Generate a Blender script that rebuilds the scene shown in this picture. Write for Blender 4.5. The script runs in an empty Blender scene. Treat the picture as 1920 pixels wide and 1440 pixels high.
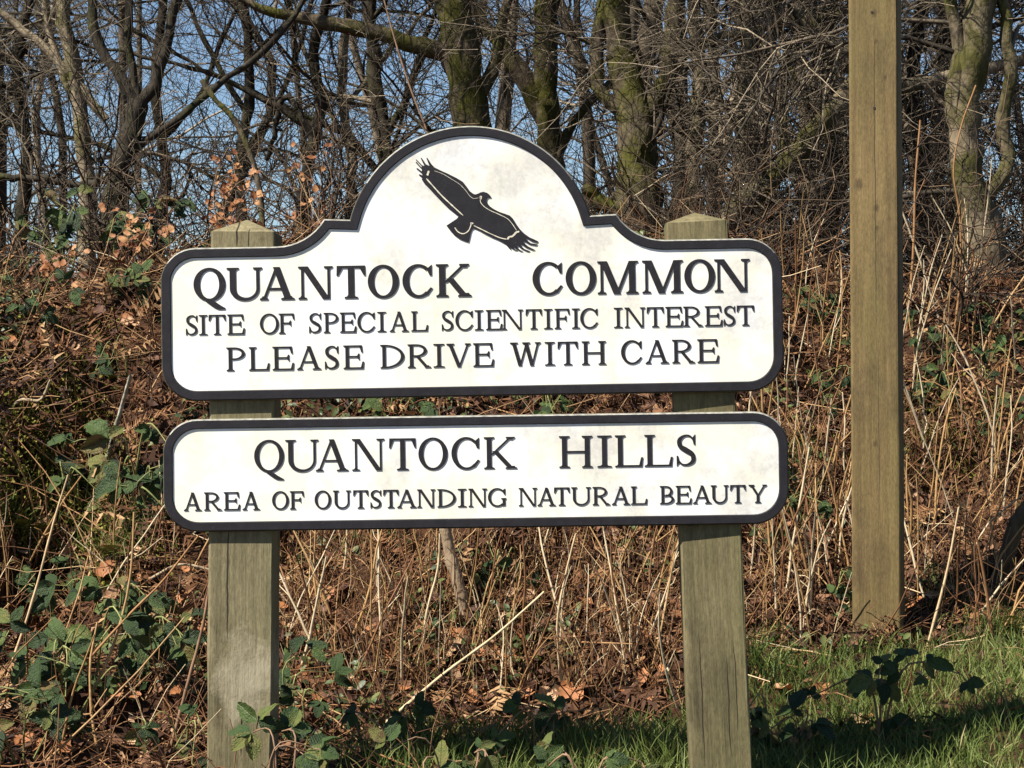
import bpy, math, random
import numpy as np
from mathutils import Vector, Matrix, Quaternion

# ------------------------------------------------------------------ camera, sky, sun, exposure
SC = bpy.context.scene
COL = SC.collection
F_PX, CAM_Z = 3600.0, 0.85            # focal length in photo pixels (1920 wide), eye height

cam_d = bpy.data.cameras.new('camera'); cam = bpy.data.objects.new('camera', cam_d); COL.objects.link(cam)
cam_d.sensor_width = 36.0; cam_d.lens = F_PX / 1920 * 36.0
cam_d.clip_start = 0.05; cam_d.clip_end = 2000
cam.location = (0, 0, CAM_Z); cam.rotation_euler = (math.radians(90), 0, 0)
SC.camera = cam

SUN_AZ, SUN_EL = math.radians(-123), math.radians(50)      # compass-like from +Y: behind the camera, to its left
to_sun = Vector((math.sin(SUN_AZ) * math.cos(SUN_EL), math.cos(SUN_AZ) * math.cos(SUN_EL), math.sin(SUN_EL)))
world = bpy.data.worlds.new('World'); SC.world = world; world.use_nodes = True
wn = world.node_tree; bg = wn.nodes['Background']
sky = wn.nodes.new('ShaderNodeTexSky'); sky.sky_type = 'NISHITA'; sky.sun_disc = False
sky.sun_elevation = SUN_EL; sky.sun_rotation = SUN_AZ
sky.air_density = 1.0; sky.dust_density = 0.2; sky.ozone_density = 4.0; sky.altitude = 200
wn.links.new(sky.outputs[0], bg.inputs[0]); bg.inputs[1].default_value = 0.053
sun_d = bpy.data.lights.new('sun', 'SUN'); sun = bpy.data.objects.new('sun', sun_d); COL.objects.link(sun)
sun_d.energy = 5.0; sun_d.angle = math.radians(0.55); sun_d.color = (1.0, 0.94, 0.84)
sun.rotation_euler = to_sun.to_track_quat('Z', 'Y').to_euler(); sun.location = (-6, -8, 8)
SC.view_settings.view_transform = 'Standard'; SC.view_settings.look = 'None'
SC.view_settings.exposure = 1.25; SC.view_settings.gamma = 1.0
SC.view_settings.use_curve_mapping = False
SC.cycles.max_bounces = 5; SC.cycles.diffuse_bounces = 3; SC.cycles.glossy_bounces = 2
SC.cycles.transmission_bounces = 3; SC.cycles.transparent_max_bounces = 4

rng = np.random.default_rng(7)
random.seed(7)

# ------------------------------------------------------------------ helpers
def W(px, py, D):
    return Vector(((px - 960) / F_PX * D, D, CAM_Z - (py - 720) / F_PX * D))

def lattice(seed):
    return np.random.default_rng(seed).random((256, 256))
LAT = [lattice(s) for s in (11, 12, 13)]
def vnoise(x, y, k=0):
    x = np.asarray(x, float); y = np.asarray(y, float)
    xi = np.floor(x).astype(int); yi = np.floor(y).astype(int)
    fx = x - xi; fy = y - yi
    fx = fx * fx * (3 - 2 * fx); fy = fy * fy * (3 - 2 * fy)
    L = LAT[k]; a = L[xi % 256, yi % 256]; b = L[(xi + 1) % 256, yi % 256]
    c = L[xi % 256, (yi + 1) % 256]; d = L[(xi + 1) % 256, (yi + 1) % 256]
    return (a * (1 - fx) + b * fx) * (1 - fy) + (c * (1 - fx) + d * fx) * fy - 0.5

def mesh_np(name, V, F, mats, smooth=True, rnd=None, matidx=None):
    """V (n,3), F list of arrays (m,3)/(m,4)"""
    me = bpy.data.meshes.new(name)
    V = np.ascontiguousarray(V, np.float32)
    if not isinstance(F, list): F = [F]
    F = [np.asarray(f, np.int32) for f in F if len(f)]
    nl = sum(f.size for f in F); nf = sum(len(f) for f in F)
    me.vertices.add(len(V)); me.vertices.foreach_set('co', V.ravel())
    me.loops.add(nl); me.loops.foreach_set('vertex_index', np.concatenate([f.ravel() for f in F]))
    me.polygons.add(nf)
    tot = np.concatenate([np.full(len(f), f.shape[1], np.int32) for f in F])
    st = np.concatenate([[0], np.cumsum(tot)[:-1]]).astype(np.int32)
    me.polygons.foreach_set('loop_start', st); me.polygons.foreach_set('loop_total', tot)
    me.polygons.foreach_set('use_smooth', np.full(nf, smooth, bool))
    if matidx is not None: me.polygons.foreach_set('material_index', np.asarray(matidx, np.int32))
    if rnd is not None:
        at = me.attributes.new('rnd', 'FLOAT', 'POINT'); at.data.foreach_set('value', np.ascontiguousarray(rnd, np.float32))
    me.update(calc_edges=True)
    for m in (mats if isinstance(mats, (list, tuple)) else [mats]): me.materials.append(m)
    return me

def link(name, me, parent=None, loc=None, rot=None, scale=None):
    o = bpy.data.objects.new(name, me); COL.objects.link(o)
    if parent is not None: o.parent = parent
    if loc is not None: o.location = loc
    if rot is not None:
        if isinstance(rot, Quaternion): o.rotation_mode = 'QUATERNION'; o.rotation_quaternion = rot
        else: o.rotation_euler = rot
    if scale is not None: o.scale = (scale,) * 3 if np.isscalar(scale) else scale
    return o

def tag(o, label=None, cat=None, group=None, kind=None):
    if label: o['label'] = label
    if cat: o['category'] = cat
    if group: o['group'] = group
    if kind: o['kind'] = kind
    return o

def empty(name, loc):
    o = bpy.data.objects.new(name, None); COL.objects.link(o); o.location = loc; o.empty_display_size = 0.1
    return o

def tubes(P, R, k=5):
    """P (N,S,3) polylines, R (N,S) radii -> V, quads, per-vertex tube index"""
    P = np.asarray(P, float); R = np.asarray(R, float)
    N, S, _ = P.shape
    T = np.gradient(P, axis=1); T /= np.linalg.norm(T, axis=2, keepdims=True) + 1e-9
    ref = np.zeros((N, 1, 3)); mean = np.abs(T.mean(1)); ax = mean.argmin(1); ref[np.arange(N), 0, ax] = 1
    U = ref - (T * ref).sum(2, keepdims=True) * T; U /= np.linalg.norm(U, axis=2, keepdims=True) + 1e-9
    B = np.cross(T, U)
    a = np.arange(k) * 2 * np.pi / k
    V = P[:, :, None, :] + R[:, :, None, None] * (np.cos(a)[None, None, :, None] * U[:, :, None, :] + np.sin(a)[None, None, :, None] * B[:, :, None, :])
    idx = np.arange(N * S * k).reshape(N, S, k)
    nx = np.roll(idx, -1, axis=2)
    Q = np.stack([idx[:, :-1], nx[:, :-1], nx[:, 1:], idx[:, 1:]], axis=-1).reshape(-1, 4)
    return V.reshape(-1, 3), Q, np.repeat(np.arange(N), S * k)

def resample(pts, S):
    pts = np.asarray(pts, float)
    d = np.concatenate([[0], np.cumsum(np.linalg.norm(np.diff(pts[:, :3], axis=0), axis=1))])
    # smooth through the points (Catmull-Rom by cubic hermite per segment)
    t = np.linspace(0, d[-1], S); m = np.gradient(pts, d, axis=0)
    i = np.clip(np.searchsorted(d, t, side='right') - 1, 0, len(d) - 2)
    h = (d[i + 1] - d[i])[:, None]; u = ((t - d[i])[:, None]) / h
    h00 = 2 * u**3 - 3 * u**2 + 1; h10 = u**3 - 2 * u**2 + u; h01 = -2 * u**3 + 3 * u**2; h11 = u**3 - u**2
    return h00 * pts[i] + h10 * h * m[i] + h01 * pts[i + 1] + h11 * h * m[i + 1]

def sprout(P, R, n, length, spread, bias, S=5, tmin=0.15, tmax=1.0, rfac=0.5, jitter=0.25, tip=0.25, rmin=0.0008):
    """n children per set of parent polylines; returns child P,R"""
    N, SS, _ = P.shape
    Lp = np.linalg.norm(np.diff(P, axis=1), axis=2).sum(1)
    pi = rng.choice(N, n, p=Lp / Lp.sum())
    t = rng.uniform(tmin, tmax, n) * (SS - 1); i = np.clip(t.astype(int), 0, SS - 2); f = (t - i)[:, None]
    p0 = P[pi, i] * (1 - f) + P[pi, i + 1] * f
    r0 = (R[pi, i] * (1 - f[:, 0]) + R[pi, i + 1] * f[:, 0]) * rfac
    d = P[pi, i + 1] - P[pi, i]; d /= np.linalg.norm(d, axis=1, keepdims=True) + 1e-9
    q = rng.normal(size=(n, 3)); q -= (q * d).sum(1, keepdims=True) * d; q /= np.linalg.norm(q, axis=1, keepdims=True) + 1e-9
    sp = spread * rng.uniform(0.6, 1.4, n)[:, None]
    d = d * np.cos(sp) + q * np.sin(sp) + np.asarray(bias)[None]
    d /= np.linalg.norm(d, axis=1, keepdims=True)
    L = length * rng.uniform(0.5, 1.5, n)
    return walk(p0, d, L, r0, S, jitter, tip, rmin)

def walk(p0, d, L, r0, S, jitter=0.25, tip=0.25, rmin=0.0008, droop=0.0):
    n = len(p0); P = np.zeros((n, S, 3)); P[:, 0] = p0
    st = (np.asarray(L) / (S - 1))[:, None]
    for s in range(1, S):
        P[:, s] = P[:, s - 1] + d * st
        d = d + rng.normal(size=(n, 3)) * jitter; d[:, 2] -= droop
        d /= np.linalg.norm(d, axis=1, keepdims=True)
    R = np.maximum(np.asarray(r0)[:, None] * np.linspace(1, tip, S)[None], rmin)
    return P, R

def rotmats(n, yaw=None, tilt=None, roll=None):
    yaw = rng.uniform(0, 2 * np.pi, n) if yaw is None else yaw
    tilt = rng.normal(0, 0.5, n) if tilt is None else tilt
    roll = rng.normal(0, 0.5, n) if roll is None else roll
    cz, sz, cx, sx, cy, sy = np.cos(yaw), np.sin(yaw), np.cos(tilt), np.sin(tilt), np.cos(roll), np.sin(roll)
    Z = np.zeros(n); O = np.ones(n)
    Mz = np.stack([cz, -sz, Z, sz, cz, Z, Z, Z, O], 1).reshape(n, 3, 3)
    Mx = np.stack([O, Z, Z, Z, cx, -sx, Z, sx, cx], 1).reshape(n, 3, 3)
    My = np.stack([cy, Z, sy, Z, O, Z, -sy, Z, cy], 1).reshape(n, 3, 3)
    return Mz @ Mx @ My

def scatter(tv, tf, pos, M, sc, jit=0.0):
    n = len(pos); tv = np.asarray(tv, float)
    X = tv[None] * np.asarray(sc)[:, None, None]
    if jit: X = X + rng.normal(0, jit, X.shape) * np.asarray(sc)[:, None, None]
    V = np.einsum('nij,nvj->nvi', M, X) + pos[:, None]
    tf = np.asarray(tf); Fq = (tf[None] + (np.arange(n) * len(tv))[:, None, None]).reshape(-1, tf.shape[1])
    return V.reshape(-1, 3), Fq, np.repeat(rng.random(n), len(tv))

# ------------------------------------------------------------------ materials
def mat(name, rough=0.8, spec=0.3):
    m = bpy.data.materials.new(name); m.use_nodes = True
    nt = m.node_tree; b = nt.nodes['Principled BSDF']
    b.inputs['Roughness'].default_value = rough; b.inputs['Specular IOR Level'].default_value = spec
    return m, nt, b
def ramp(nt, stops, fac=None, interp='LINEAR'):
    r = nt.nodes.new('ShaderNodeValToRGB'); r.color_ramp.interpolation = interp
    e = r.color_ramp.elements
    while len(e) < len(stops): e.new(0.5)
    for el, (p, c) in zip(e, stops): el.position = p; el.color = (*c, 1) if len(c) == 3 else c
    if fac is not None: nt.links.new(fac, r.inputs[0])
    return r
def noise(nt, scale, detail=4, vec=None, rough=0.55):
    n = nt.nodes.new('ShaderNodeTexNoise'); n.inputs['Scale'].default_value = scale; n.inputs['Detail'].default_value = detail
    n.inputs['Roughness'].default_value = rough
    if vec is not None: nt.links.new(vec, n.inputs['Vector'])
    return n
def coords(nt, out='Object', scale=None, loc=None):
    t = nt.nodes.new('ShaderNodeTexCoord')
    if scale is None and loc is None: return t.outputs[out]
    m = nt.nodes.new('ShaderNodeMapping'); nt.links.new(t.outputs[out], m.inputs[0])
    if scale: m.inputs['Scale'].default_value = scale
    if loc: m.inputs['Location'].default_value = loc
    return m.outputs[0]
def mix(nt, fac, a, b, mode='MIX'):
    x = nt.nodes.new('ShaderNodeMix'); x.data_type = 'RGBA'; x.blend_type = mode
    for v, s in ((fac, x.inputs[0]), (a, x.inputs[6]), (b, x.inputs[7])):
        if hasattr(v, 'is_linked') or isinstance(v, bpy.types.NodeSocket): nt.links.new(v, s)
        elif np.isscalar(v): s.default_value = v
        else: s.default_value = (*v, 1)
    return x.outputs[2]
def math_n(nt, op, a, b=None, c=None):
    x = nt.nodes.new('ShaderNodeMath'); x.operation = op
    for v, s in zip((a, b, c), x.inputs):
        if v is None: continue
        if isinstance(v, bpy.types.NodeSocket): nt.links.new(v, s)
        else: s.default_value = v
    return x.outputs[0]
def bump(nt, b, h, strength=0.4, dist=0.004):
    n = nt.nodes.new('ShaderNodeBump'); n.inputs['Strength'].default_value = strength; n.inputs['Distance'].default_value = dist
    nt.links.new(h, n.inputs['Height']); nt.links.new(n.outputs[0], b.inputs['Normal'])
def attr(nt):
    a = nt.nodes.new('ShaderNodeAttribute'); a.attribute_name = 'rnd'; return a.outputs['Fac']
def objrnd(nt):
    return nt.nodes.new('ShaderNodeObjectInfo').outputs['Random']
def setcol(nt, b, c): nt.links.new(c, b.inputs['Base Color'])

def stuff_mat(name, stops, rough=0.8, spec=0.2, src='rnd', trans=None):
    m, nt, b = mat(name, rough, spec)
    f = attr(nt) if src == 'rnd' else objrnd(nt)
    n = noise(nt, 60, 3, coords(nt))
    f2 = math_n(nt, 'ADD', f, math_n(nt, 'MULTIPLY', math_n(nt, 'SUBTRACT', n.outputs[0], 0.5), 0.35))
    setcol(nt, b, ramp(nt, stops, f2).outputs[0])
    if trans:
        b.inputs['Subsurface Weight'].default_value = 0.0
        t = nt.nodes.new('ShaderNodeBsdfTranslucent'); a = nt.nodes.new('ShaderNodeMixShader'); a.inputs[0].default_value = trans
        nt.links.new(b.inputs['Base Color'].links[0].from_socket, t.inputs[0])
        nt.links.new(b.outputs[0], a.inputs[1]); nt.links.new(t.outputs[0], a.inputs[2])
        nt.links.new(a.outputs[0], nt.nodes['Material Output'].inputs[0])
    return m

LITTER = [(0.0, (0.018, 0.010, 0.007)), (0.36, (0.060, 0.029, 0.018)), (0.66, (0.135, 0.064, 0.032)), (0.9, (0.235, 0.122, 0.062)), (1.0, (0.34, 0.22, 0.13))]
BRACKEN = [(0.0, (0.035, 0.016, 0.009)), (0.45, (0.105, 0.046, 0.020)), (0.8, (0.19, 0.095, 0.040)), (1.0, (0.34, 0.215, 0.105))]
STRAW = [(0.0, (0.13, 0.055, 0.024)), (0.35, (0.25, 0.125, 0.05)), (0.7, (0.40, 0.26, 0.12)), (1.0, (0.55, 0.43, 0.27))]
GREEN = [(0.0, (0.014, 0.026, 0.009)), (0.45, (0.030, 0.054, 0.015)), (0.75, (0.058, 0.088, 0.022)), (0.9, (0.115, 0.115, 0.03)), (1.0, (0.12, 0.07, 0.03))]
GRASS = [(0.0, (0.036, 0.062, 0.014)), (0.45, (0.10, 0.14, 0.028)), (0.75, (0.18, 0.20, 0.055)), (1.0, (0.34, 0.28, 0.13))]
M = {}
M['litter'] = stuff_mat('dead_leaf_litter', LITTER, 0.75, 0.25, 'rnd', 0.15)
M['leaf1'] = stuff_mat('dead_leaf', LITTER[1:], 0.7, 0.3, 'obj', 0.15)
M['bracken'] = stuff_mat('dead_bracken', BRACKEN)
M['straw'] = stuff_mat('dry_straw', STRAW, 0.6, 0.3, 'obj')
M['straws'] = stuff_mat('dry_straws', STRAW, 0.7, 0.25)
M['grass'] = stuff_mat('grass_blades', GRASS, 0.6, 0.3, 'rnd', 0.3)
M['moss'] = stuff_mat('moss', [(0.0, (0.05, 0.055, 0.011)), (0.6, (0.13, 0.125, 0.024)), (1.0, (0.22, 0.18, 0.05))], 0.95, 0.05)
M['beech'] = stuff_mat('dry_beech_leaf', [(0.0, (0.13, 0.045, 0.018)), (0.5, (0.27, 0.105, 0.038)), (1.0, (0.42, 0.22, 0.095))], 0.6, 0.3, 'obj', 0.3)
M['twig'] = stuff_mat('tree_twigs', [(0.0, (0.016, 0.014, 0.010)), (0.5, (0.046, 0.037, 0.025)), (0.85, (0.095, 0.076, 0.052)), (1.0, (0.19, 0.155, 0.105))], 0.8, 0.15)
M['twig_pale'] = stuff_mat('pale_tree_twigs', [(0.0, (0.026, 0.021, 0.015)), (0.5, (0.080, 0.063, 0.043)), (0.85, (0.16, 0.127, 0.088)), (1.0, (0.28, 0.225, 0.155))], 0.8, 0.15)
M['brush'] = stuff_mat('hedge_twigs', [(0.0, (0.016, 0.012, 0.009)), (0.6, (0.042, 0.030, 0.020)), (0.9, (0.10, 0.068, 0.042)), (1.0, (0.19, 0.125, 0.07))], 0.8, 0.15)

def bramble_mat():
    m, nt, b = mat('bramble_leaf', 0.48, 0.22)
    n = noise(nt, 3.5, 4, coords(nt))
    f = math_n(nt, 'ADD', objrnd(nt), math_n(nt, 'MULTIPLY', math_n(nt, 'SUBTRACT', n.outputs[0], 0.5), 0.5))
    base = ramp(nt, GREEN + [], f).outputs[0]
    # veins: chevron stripes either side of the midrib, in the leaf's own coordinates
    sep = nt.nodes.new('ShaderNodeSeparateXYZ'); nt.links.new(coords(nt), sep.inputs[0])
    ax = math_n(nt, 'ABSOLUTE', sep.outputs[0])
    v = math_n(nt, 'SINE', math_n(nt, 'MULTIPLY', math_n(nt, 'SUBTRACT', sep.outputs[1], math_n(nt, 'MULTIPLY', ax, 0.9)), 52))
    vein = ramp(nt, [(0.86, (0, 0, 0)), (1.0, (1, 1, 1))], v).outputs[0]
    mid = ramp(nt, [(0.0, (1, 1, 1)), (0.022, (0, 0, 0))], ax).outputs[0]
    vm = math_n(nt, 'MAXIMUM', vein, mid)
    setcol(nt, b, mix(nt, math_n(nt, 'MULTIPLY', vm, 0.35), base, (0.10, 0.14, 0.06)))
    h = math_n(nt, 'ADD', math_n(nt, 'MULTIPLY', vm, -1.0), math_n(nt, 'MULTIPLY', noise(nt, 14, 3, coords(nt)).outputs[0], 0.6))
    bump(nt, b, h, 0.5, 0.02)
    t = nt.nodes.new('ShaderNodeBsdfTranslucent'); a = nt.nodes.new('ShaderNodeMixShader'); a.inputs[0].default_value = 0.12
    nt.links.new(b.inputs['Base Color'].links[0].from_socket, t.inputs[0])
    nt.links.new(b.outputs[0], a.inputs[1]); nt.links.new(t.outputs[0], a.inputs[2]); nt.links.new(a.outputs[0], nt.nodes['Material Output'].inputs[0])
    return m
M['bramble'] = bramble_mat()

def plain(name, c, rough=0.7, var=0.4, scale=25, spec=0.3):
    m, nt, b = mat(name, rough, spec)
    n = noise(nt, scale, 5, coords(nt))
    setcol(nt, b, ramp(nt, [(0.25, tuple(v * (1 - var) for v in c)), (0.75, tuple(v * (1 + var) for v in c))], n.outputs[0]).outputs[0])
    bump(nt, b, n.outputs[0], 0.3, 0.003)
    return m
M['green_stem'] = plain('bramble_cane', (0.17, 0.18, 0.06))
M['brown_stem'] = plain('brown_cane', (0.20, 0.12, 0.07))
M['fern'] = plain('fern_green', (0.17, 0.19, 0.05), 0.6)

def bark(name, c1, c2, moss, amount):
    m, nt, b = mat(name, 0.9, 0.15)
    n = noise(nt, 9, 6, coords(nt, scale=(1, 1, 0.45))); n2 = noise(nt, 55, 5, coords(nt, scale=(1, 1, 0.3)))
    base = ramp(nt, [(0.3, c1), (0.7, c2)], math_n(nt, 'ADD', math_n(nt, 'MULTIPLY', n.outputs[0], 0.6), math_n(nt, 'MULTIPLY', n2.outputs[0], 0.4))).outputs[0]
    k = noise(nt, 3.2, 5, coords(nt), 0.65)
    mask = ramp(nt, [(0.62 - amount * 0.3, (0, 0, 0)), (0.74 - amount * 0.3, (1, 1, 1))], k.outputs[0]).outputs[0]
    ms = ramp(nt, [(0.3, tuple(v * 0.5 for v in moss)), (0.7, moss)], n2.outputs[0]).outputs[0]
    setcol(nt, b, mix(nt, mask, base, ms))
    bump(nt, b, math_n(nt, 'ADD', n2.outputs[0], math_n(nt, 'MULTIPLY', mask, 0.6)), 0.7, 0.012)
    return m
M['bark_dark'] = bark('dark_bark', (0.014, 0.012, 0.009), (0.055, 0.044, 0.030), (0.05, 0.052, 0.013), 0.35)
M['bark_grey'] = bark('grey_bark', (0.095, 0.075, 0.05), (0.31, 0.25, 0.17), (0.10, 0.094, 0.028), 0.4)
M['bark_moss'] = bark('mossy_bark', (0.03, 0.024, 0.016), (0.13, 0.10, 0.066), (0.078, 0.075, 0.015), 0.55)
M['bark_mid'] = bark('mid_grey_bark', (0.045, 0.036, 0.022), (0.19, 0.15, 0.096), (0.075, 0.070, 0.02), 0.55)
M['lichen'] = bark('lichen_bark', (0.22, 0.19, 0.14), (0.45, 0.42, 0.34), (0.17, 0.17, 0.06), 0.35)
M['bark_stick'] = bark('stick_bark', (0.15, 0.10, 0.065), (0.34, 0.26, 0.17), (0.2, 0.17, 0.08), 0.3)

def ground_mat():
    m, nt, b = mat('woodland_soil', 0.95, 0.1)
    n = noise(nt, 7, 8, coords(nt), 0.65); n2 = noise(nt, 60, 6, coords(nt), 0.7)
    soil = ramp(nt, [(0.3, (0.022, 0.013, 0.009)), (0.5, (0.05, 0.024, 0.014)), (0.72, (0.11, 0.052, 0.026))], n2.outputs[0]).outputs[0]
    mask = ramp(nt, [(0.52, (0, 0, 0)), (0.66, (1, 1, 1))], n.outputs[0]).outputs[0]
    setcol(nt, b, mix(nt, math_n(nt, 'MULTIPLY', mask, 0.55), soil, (0.045, 0.042, 0.014)))
    bump(nt, b, n2.outputs[0], 0.8, 0.02)
    return m
M['ground'] = ground_mat()

def wood(name, c1, c2, dark, cracks, green, blotch=None, speck=0.45, knots=()):
    m, nt, b = mat(name, 0.82, 0.2)
    g = noise(nt, 1.0, 8, coords(nt, scale=(75, 75, 3.0)), 0.68)
    big = noise(nt, 5.0, 5, coords(nt, scale=(1.6, 1.6, 0.8)), 0.6)
    fine = noise(nt, 170, 4, coords(nt, scale=(1.6, 1.6, 0.45)), 0.7)
    col = ramp(nt, [(0.36, c1), (0.64, c2)], math_n(nt, 'ADD', math_n(nt, 'MULTIPLY', g.outputs[0], 0.65), math_n(nt, 'MULTIPLY', big.outputs[0], 0.35))).outputs[0]
    gm = ramp(nt, [(0.42, (0, 0, 0)), (0.68, (1, 1, 1))], noise(nt, 4.0, 4, coords(nt, scale=(3, 3, 0.6), loc=(3, 1, 0))).outputs[0]).outputs[0]
    col = mix(nt, math_n(nt, 'MULTIPLY', gm, 0.6), col, green)
    st = ramp(nt, [(0.50, (0, 0, 0)), (0.70, (1, 1, 1))], noise(nt, 3.0, 7, coords(nt, scale=(4, 4, 1.6), loc=(0, 7, 2)), 0.7).outputs[0]).outputs[0]
    col = mix(nt, math_n(nt, 'MULTIPLY', st, 0.65), col, dark)
    col = mix(nt, speck, col, ramp(nt, [(0.3, (0.35, 0.35, 0.35)), (0.7, (1.4, 1.4, 1.4))], fine.outputs[0]).outputs[0], 'MULTIPLY')
    h = math_n(nt, 'ADD', g.outputs[0], math_n(nt, 'MULTIPLY', fine.outputs[0], 0.3))
    for (kx, kz, kr) in knots:                    # knots: dark eye, grain bulging round it
        sp = nt.nodes.new('ShaderNodeSeparateXYZ'); nt.links.new(coords(nt), sp.inputs[0])
        dx = math_n(nt, 'DIVIDE', math_n(nt, 'SUBTRACT', sp.outputs[0], kx), kr); dz = math_n(nt, 'DIVIDE', math_n(nt, 'SUBTRACT', sp.outputs[2], kz), kr * 1.5)
        rr = math_n(nt, 'ADD', math_n(nt, 'SQRT', math_n(nt, 'ADD', math_n(nt, 'MULTIPLY', dx, dx), math_n(nt, 'MULTIPLY', dz, dz))), math_n(nt, 'MULTIPLY', math_n(nt, 'SUBTRACT', fine.outputs[0], 0.5), 0.8))
        km = ramp(nt, [(0.35, (1, 1, 1)), (1.0, (0, 0, 0))], rr).outputs[0]
        col = mix(nt, math_n(nt, 'MULTIPLY', km, 0.7), col, (0.045, 0.03, 0.015))
    if blotch:                                    # scraped pale patch on the face
        bx, bz, rx, rz = blotch
        sp = nt.nodes.new('ShaderNodeSeparateXYZ'); nt.links.new(coords(nt), sp.inputs[0])
        wob = noise(nt, 17, 6, coords(nt, scale=(1, 1, 0.8)), 0.7).outputs[0]
        dx = math_n(nt, 'DIVIDE', math_n(nt, 'SUBTRACT', sp.outputs[0], bx), rx); dz = math_n(nt, 'DIVIDE', math_n(nt, 'SUBTRACT', sp.outputs[2], bz), rz)
        r2 = math_n(nt, 'ADD', math_n(nt, 'MULTIPLY', dx, dx), math_n(nt, 'MULTIPLY', dz, dz))
        bm = ramp(nt, [(0.46, (1, 1, 1)), (0.72, (0, 0, 0))], math_n(nt, 'ADD', math_n(nt, 'MULTIPLY', r2, 0.15), math_n(nt, 'MULTIPLY', wob, 0.95))).outputs[0]
        col = mix(nt, math_n(nt, 'MULTIPLY', bm, 0.75), col, (0.36, 0.315, 0.215)); h = math_n(nt, 'ADD', h, math_n(nt, 'MULTIPLY', math_n(nt, 'MULTIPLY', wob, bm), 0.8))
    for (x0, z0, z1, wdt) in cracks:              # drying cracks running with the grain
        sp = nt.nodes.new('ShaderNodeSeparateXYZ'); nt.links.new(coords(nt), sp.inputs[0])
        wob = noise(nt, 1.0, 4, coords(nt, scale=(0, 0, 9), loc=(x0 * 90, 0, 0))).outputs[0]
        dx = math_n(nt, 'ABSOLUTE', math_n(nt, 'SUBTRACT', math_n(nt, 'SUBTRACT', sp.outputs[0], x0), math_n(nt, 'MULTIPLY', math_n(nt, 'SUBTRACT', wob, 0.5), 0.012)))
        zc, zh = (z0 + z1) / 2, (z1 - z0) / 2
        taper = math_n(nt, 'SUBTRACT', 1.0, math_n(nt, 'POWER', math_n(nt, 'DIVIDE', math_n(nt, 'ABSOLUTE', math_n(nt, 'SUBTRACT', sp.outputs[2], zc)), zh), 4))
        lim = math_n(nt, 'MULTIPLY', math_n(nt, 'MAXIMUM', taper, 0.0), wdt)
        cm = math_n(nt, 'LESS_THAN', dx, lim)
        col = mix(nt, cm, col, (0.03, 0.024, 0.015)); h = math_n(nt, 'SUBTRACT', h, math_n(nt, 'MULTIPLY', cm, 1.5))
    setcol(nt, b, col); bump(nt, b, h, 0.6, 0.004)
    return m

def sign_white():
    m, nt, b = mat('sign_white_paint', 0.5, 0.3)
    n = noise(nt, 7, 6, coords(nt), 0.65); n2 = noise(nt, 5.5, 9, coords(nt, loc=(3.1, 0, 1.7)), 0.74); n3 = noise(nt, 90, 4, coords(nt), 0.7)
    base = mix(nt, ramp(nt, [(0.38, (0, 0, 0)), (0.56, (1, 1, 1))], n.outputs[0]).outputs[0], (0.81, 0.81, 0.795), (0.755, 0.732, 0.61))
    sp = nt.nodes.new('ShaderNodeSeparateXYZ'); nt.links.new(coords(nt), sp.inputs[0])
    # algae film: heavier towards the wooded end of the board and high in the dome
    bias = math_n(nt, 'ADD', math_n(nt, 'MULTIPLY', sp.outputs[0], 0.16), math_n(nt, 'MULTIPLY', sp.outputs[2], 0.30))
    f = math_n(nt, 'ADD', n2.outputs[0], bias)
    gm = ramp(nt, [(0.50, (0, 0, 0)), (0.64, (1, 1, 1))], f).outputs[0]
    grime = ramp(nt, [(0.35, (0.36, 0.35, 0.335)), (0.65, (0.56, 0.545, 0.52))], n3.outputs[0]).outputs[0]
    col = mix(nt, math_n(nt, 'MULTIPLY', gm, 0.6), base, grime)
    run = noise(nt, 1.0, 5, coords(nt, scale=(55, 1, 3.5)), 0.6)                       # thin rain runs
    rm = math_n(nt, 'MULTIPLY', ramp(nt, [(0.56, (0, 0, 0)), (0.74, (1, 1, 1))], run.outputs[0]).outputs[0], ramp(nt, [(0.45, (0, 0, 0)), (0.62, (1, 1, 1))], n.outputs[0]).outputs[0])
    col = mix(nt, math_n(nt, 'MULTIPLY', rm, 0.45), col, (0.46, 0.45, 0.33))
    spk = ramp(nt, [(0.70, (0, 0, 0)), (0.74, (1, 1, 1))], noise(nt, 45, 5, coords(nt, loc=(9, 2, 4)), 0.75).outputs[0]).outputs[0]
    col = mix(nt, math_n(nt, 'MULTIPLY', spk, 0.6), col, (0.33, 0.31, 0.2))
    setcol(nt, b, col); bump(nt, b, n3.outputs[0], 0.08, 0.002)
    return m
M['sign_white'] = sign_white()
def sign_black():
    m, nt, b = mat('sign_black_paint', 0.6, 0.25)
    n = noise(nt, 40, 6, coords(nt), 0.7); n2 = noise(nt, 260, 4, coords(nt), 0.7)
    col = ramp(nt, [(0.3, (0.009, 0.008, 0.010)), (0.7, (0.019, 0.0175, 0.021))], n.outputs[0]).outputs[0]
    ch = ramp(nt, [(0.66, (0, 0, 0)), (0.72, (1, 1, 1))], n2.outputs[0]).outputs[0]
    setcol(nt, b, mix(nt, math_n(nt, 'MULTIPLY', ch, 0.35), col, (0.2, 0.2, 0.18)))
    bump(nt, b, n2.outputs[0], 0.25, 0.001)
    return m
M['sign_black'] = sign_black()
M['sign_edge'] = plain('sign_edge_lichen', (0.15, 0.145, 0.09), 0.8, 0.4, 60)
M['sign_pale'] = plain('sign_pale_arris', (0.24, 0.235, 0.21), 0.8, 0.6, 90)
M['hole'] = plain('nail_hole', (0.02, 0.017, 0.012), 0.9, 0.2)

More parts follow.
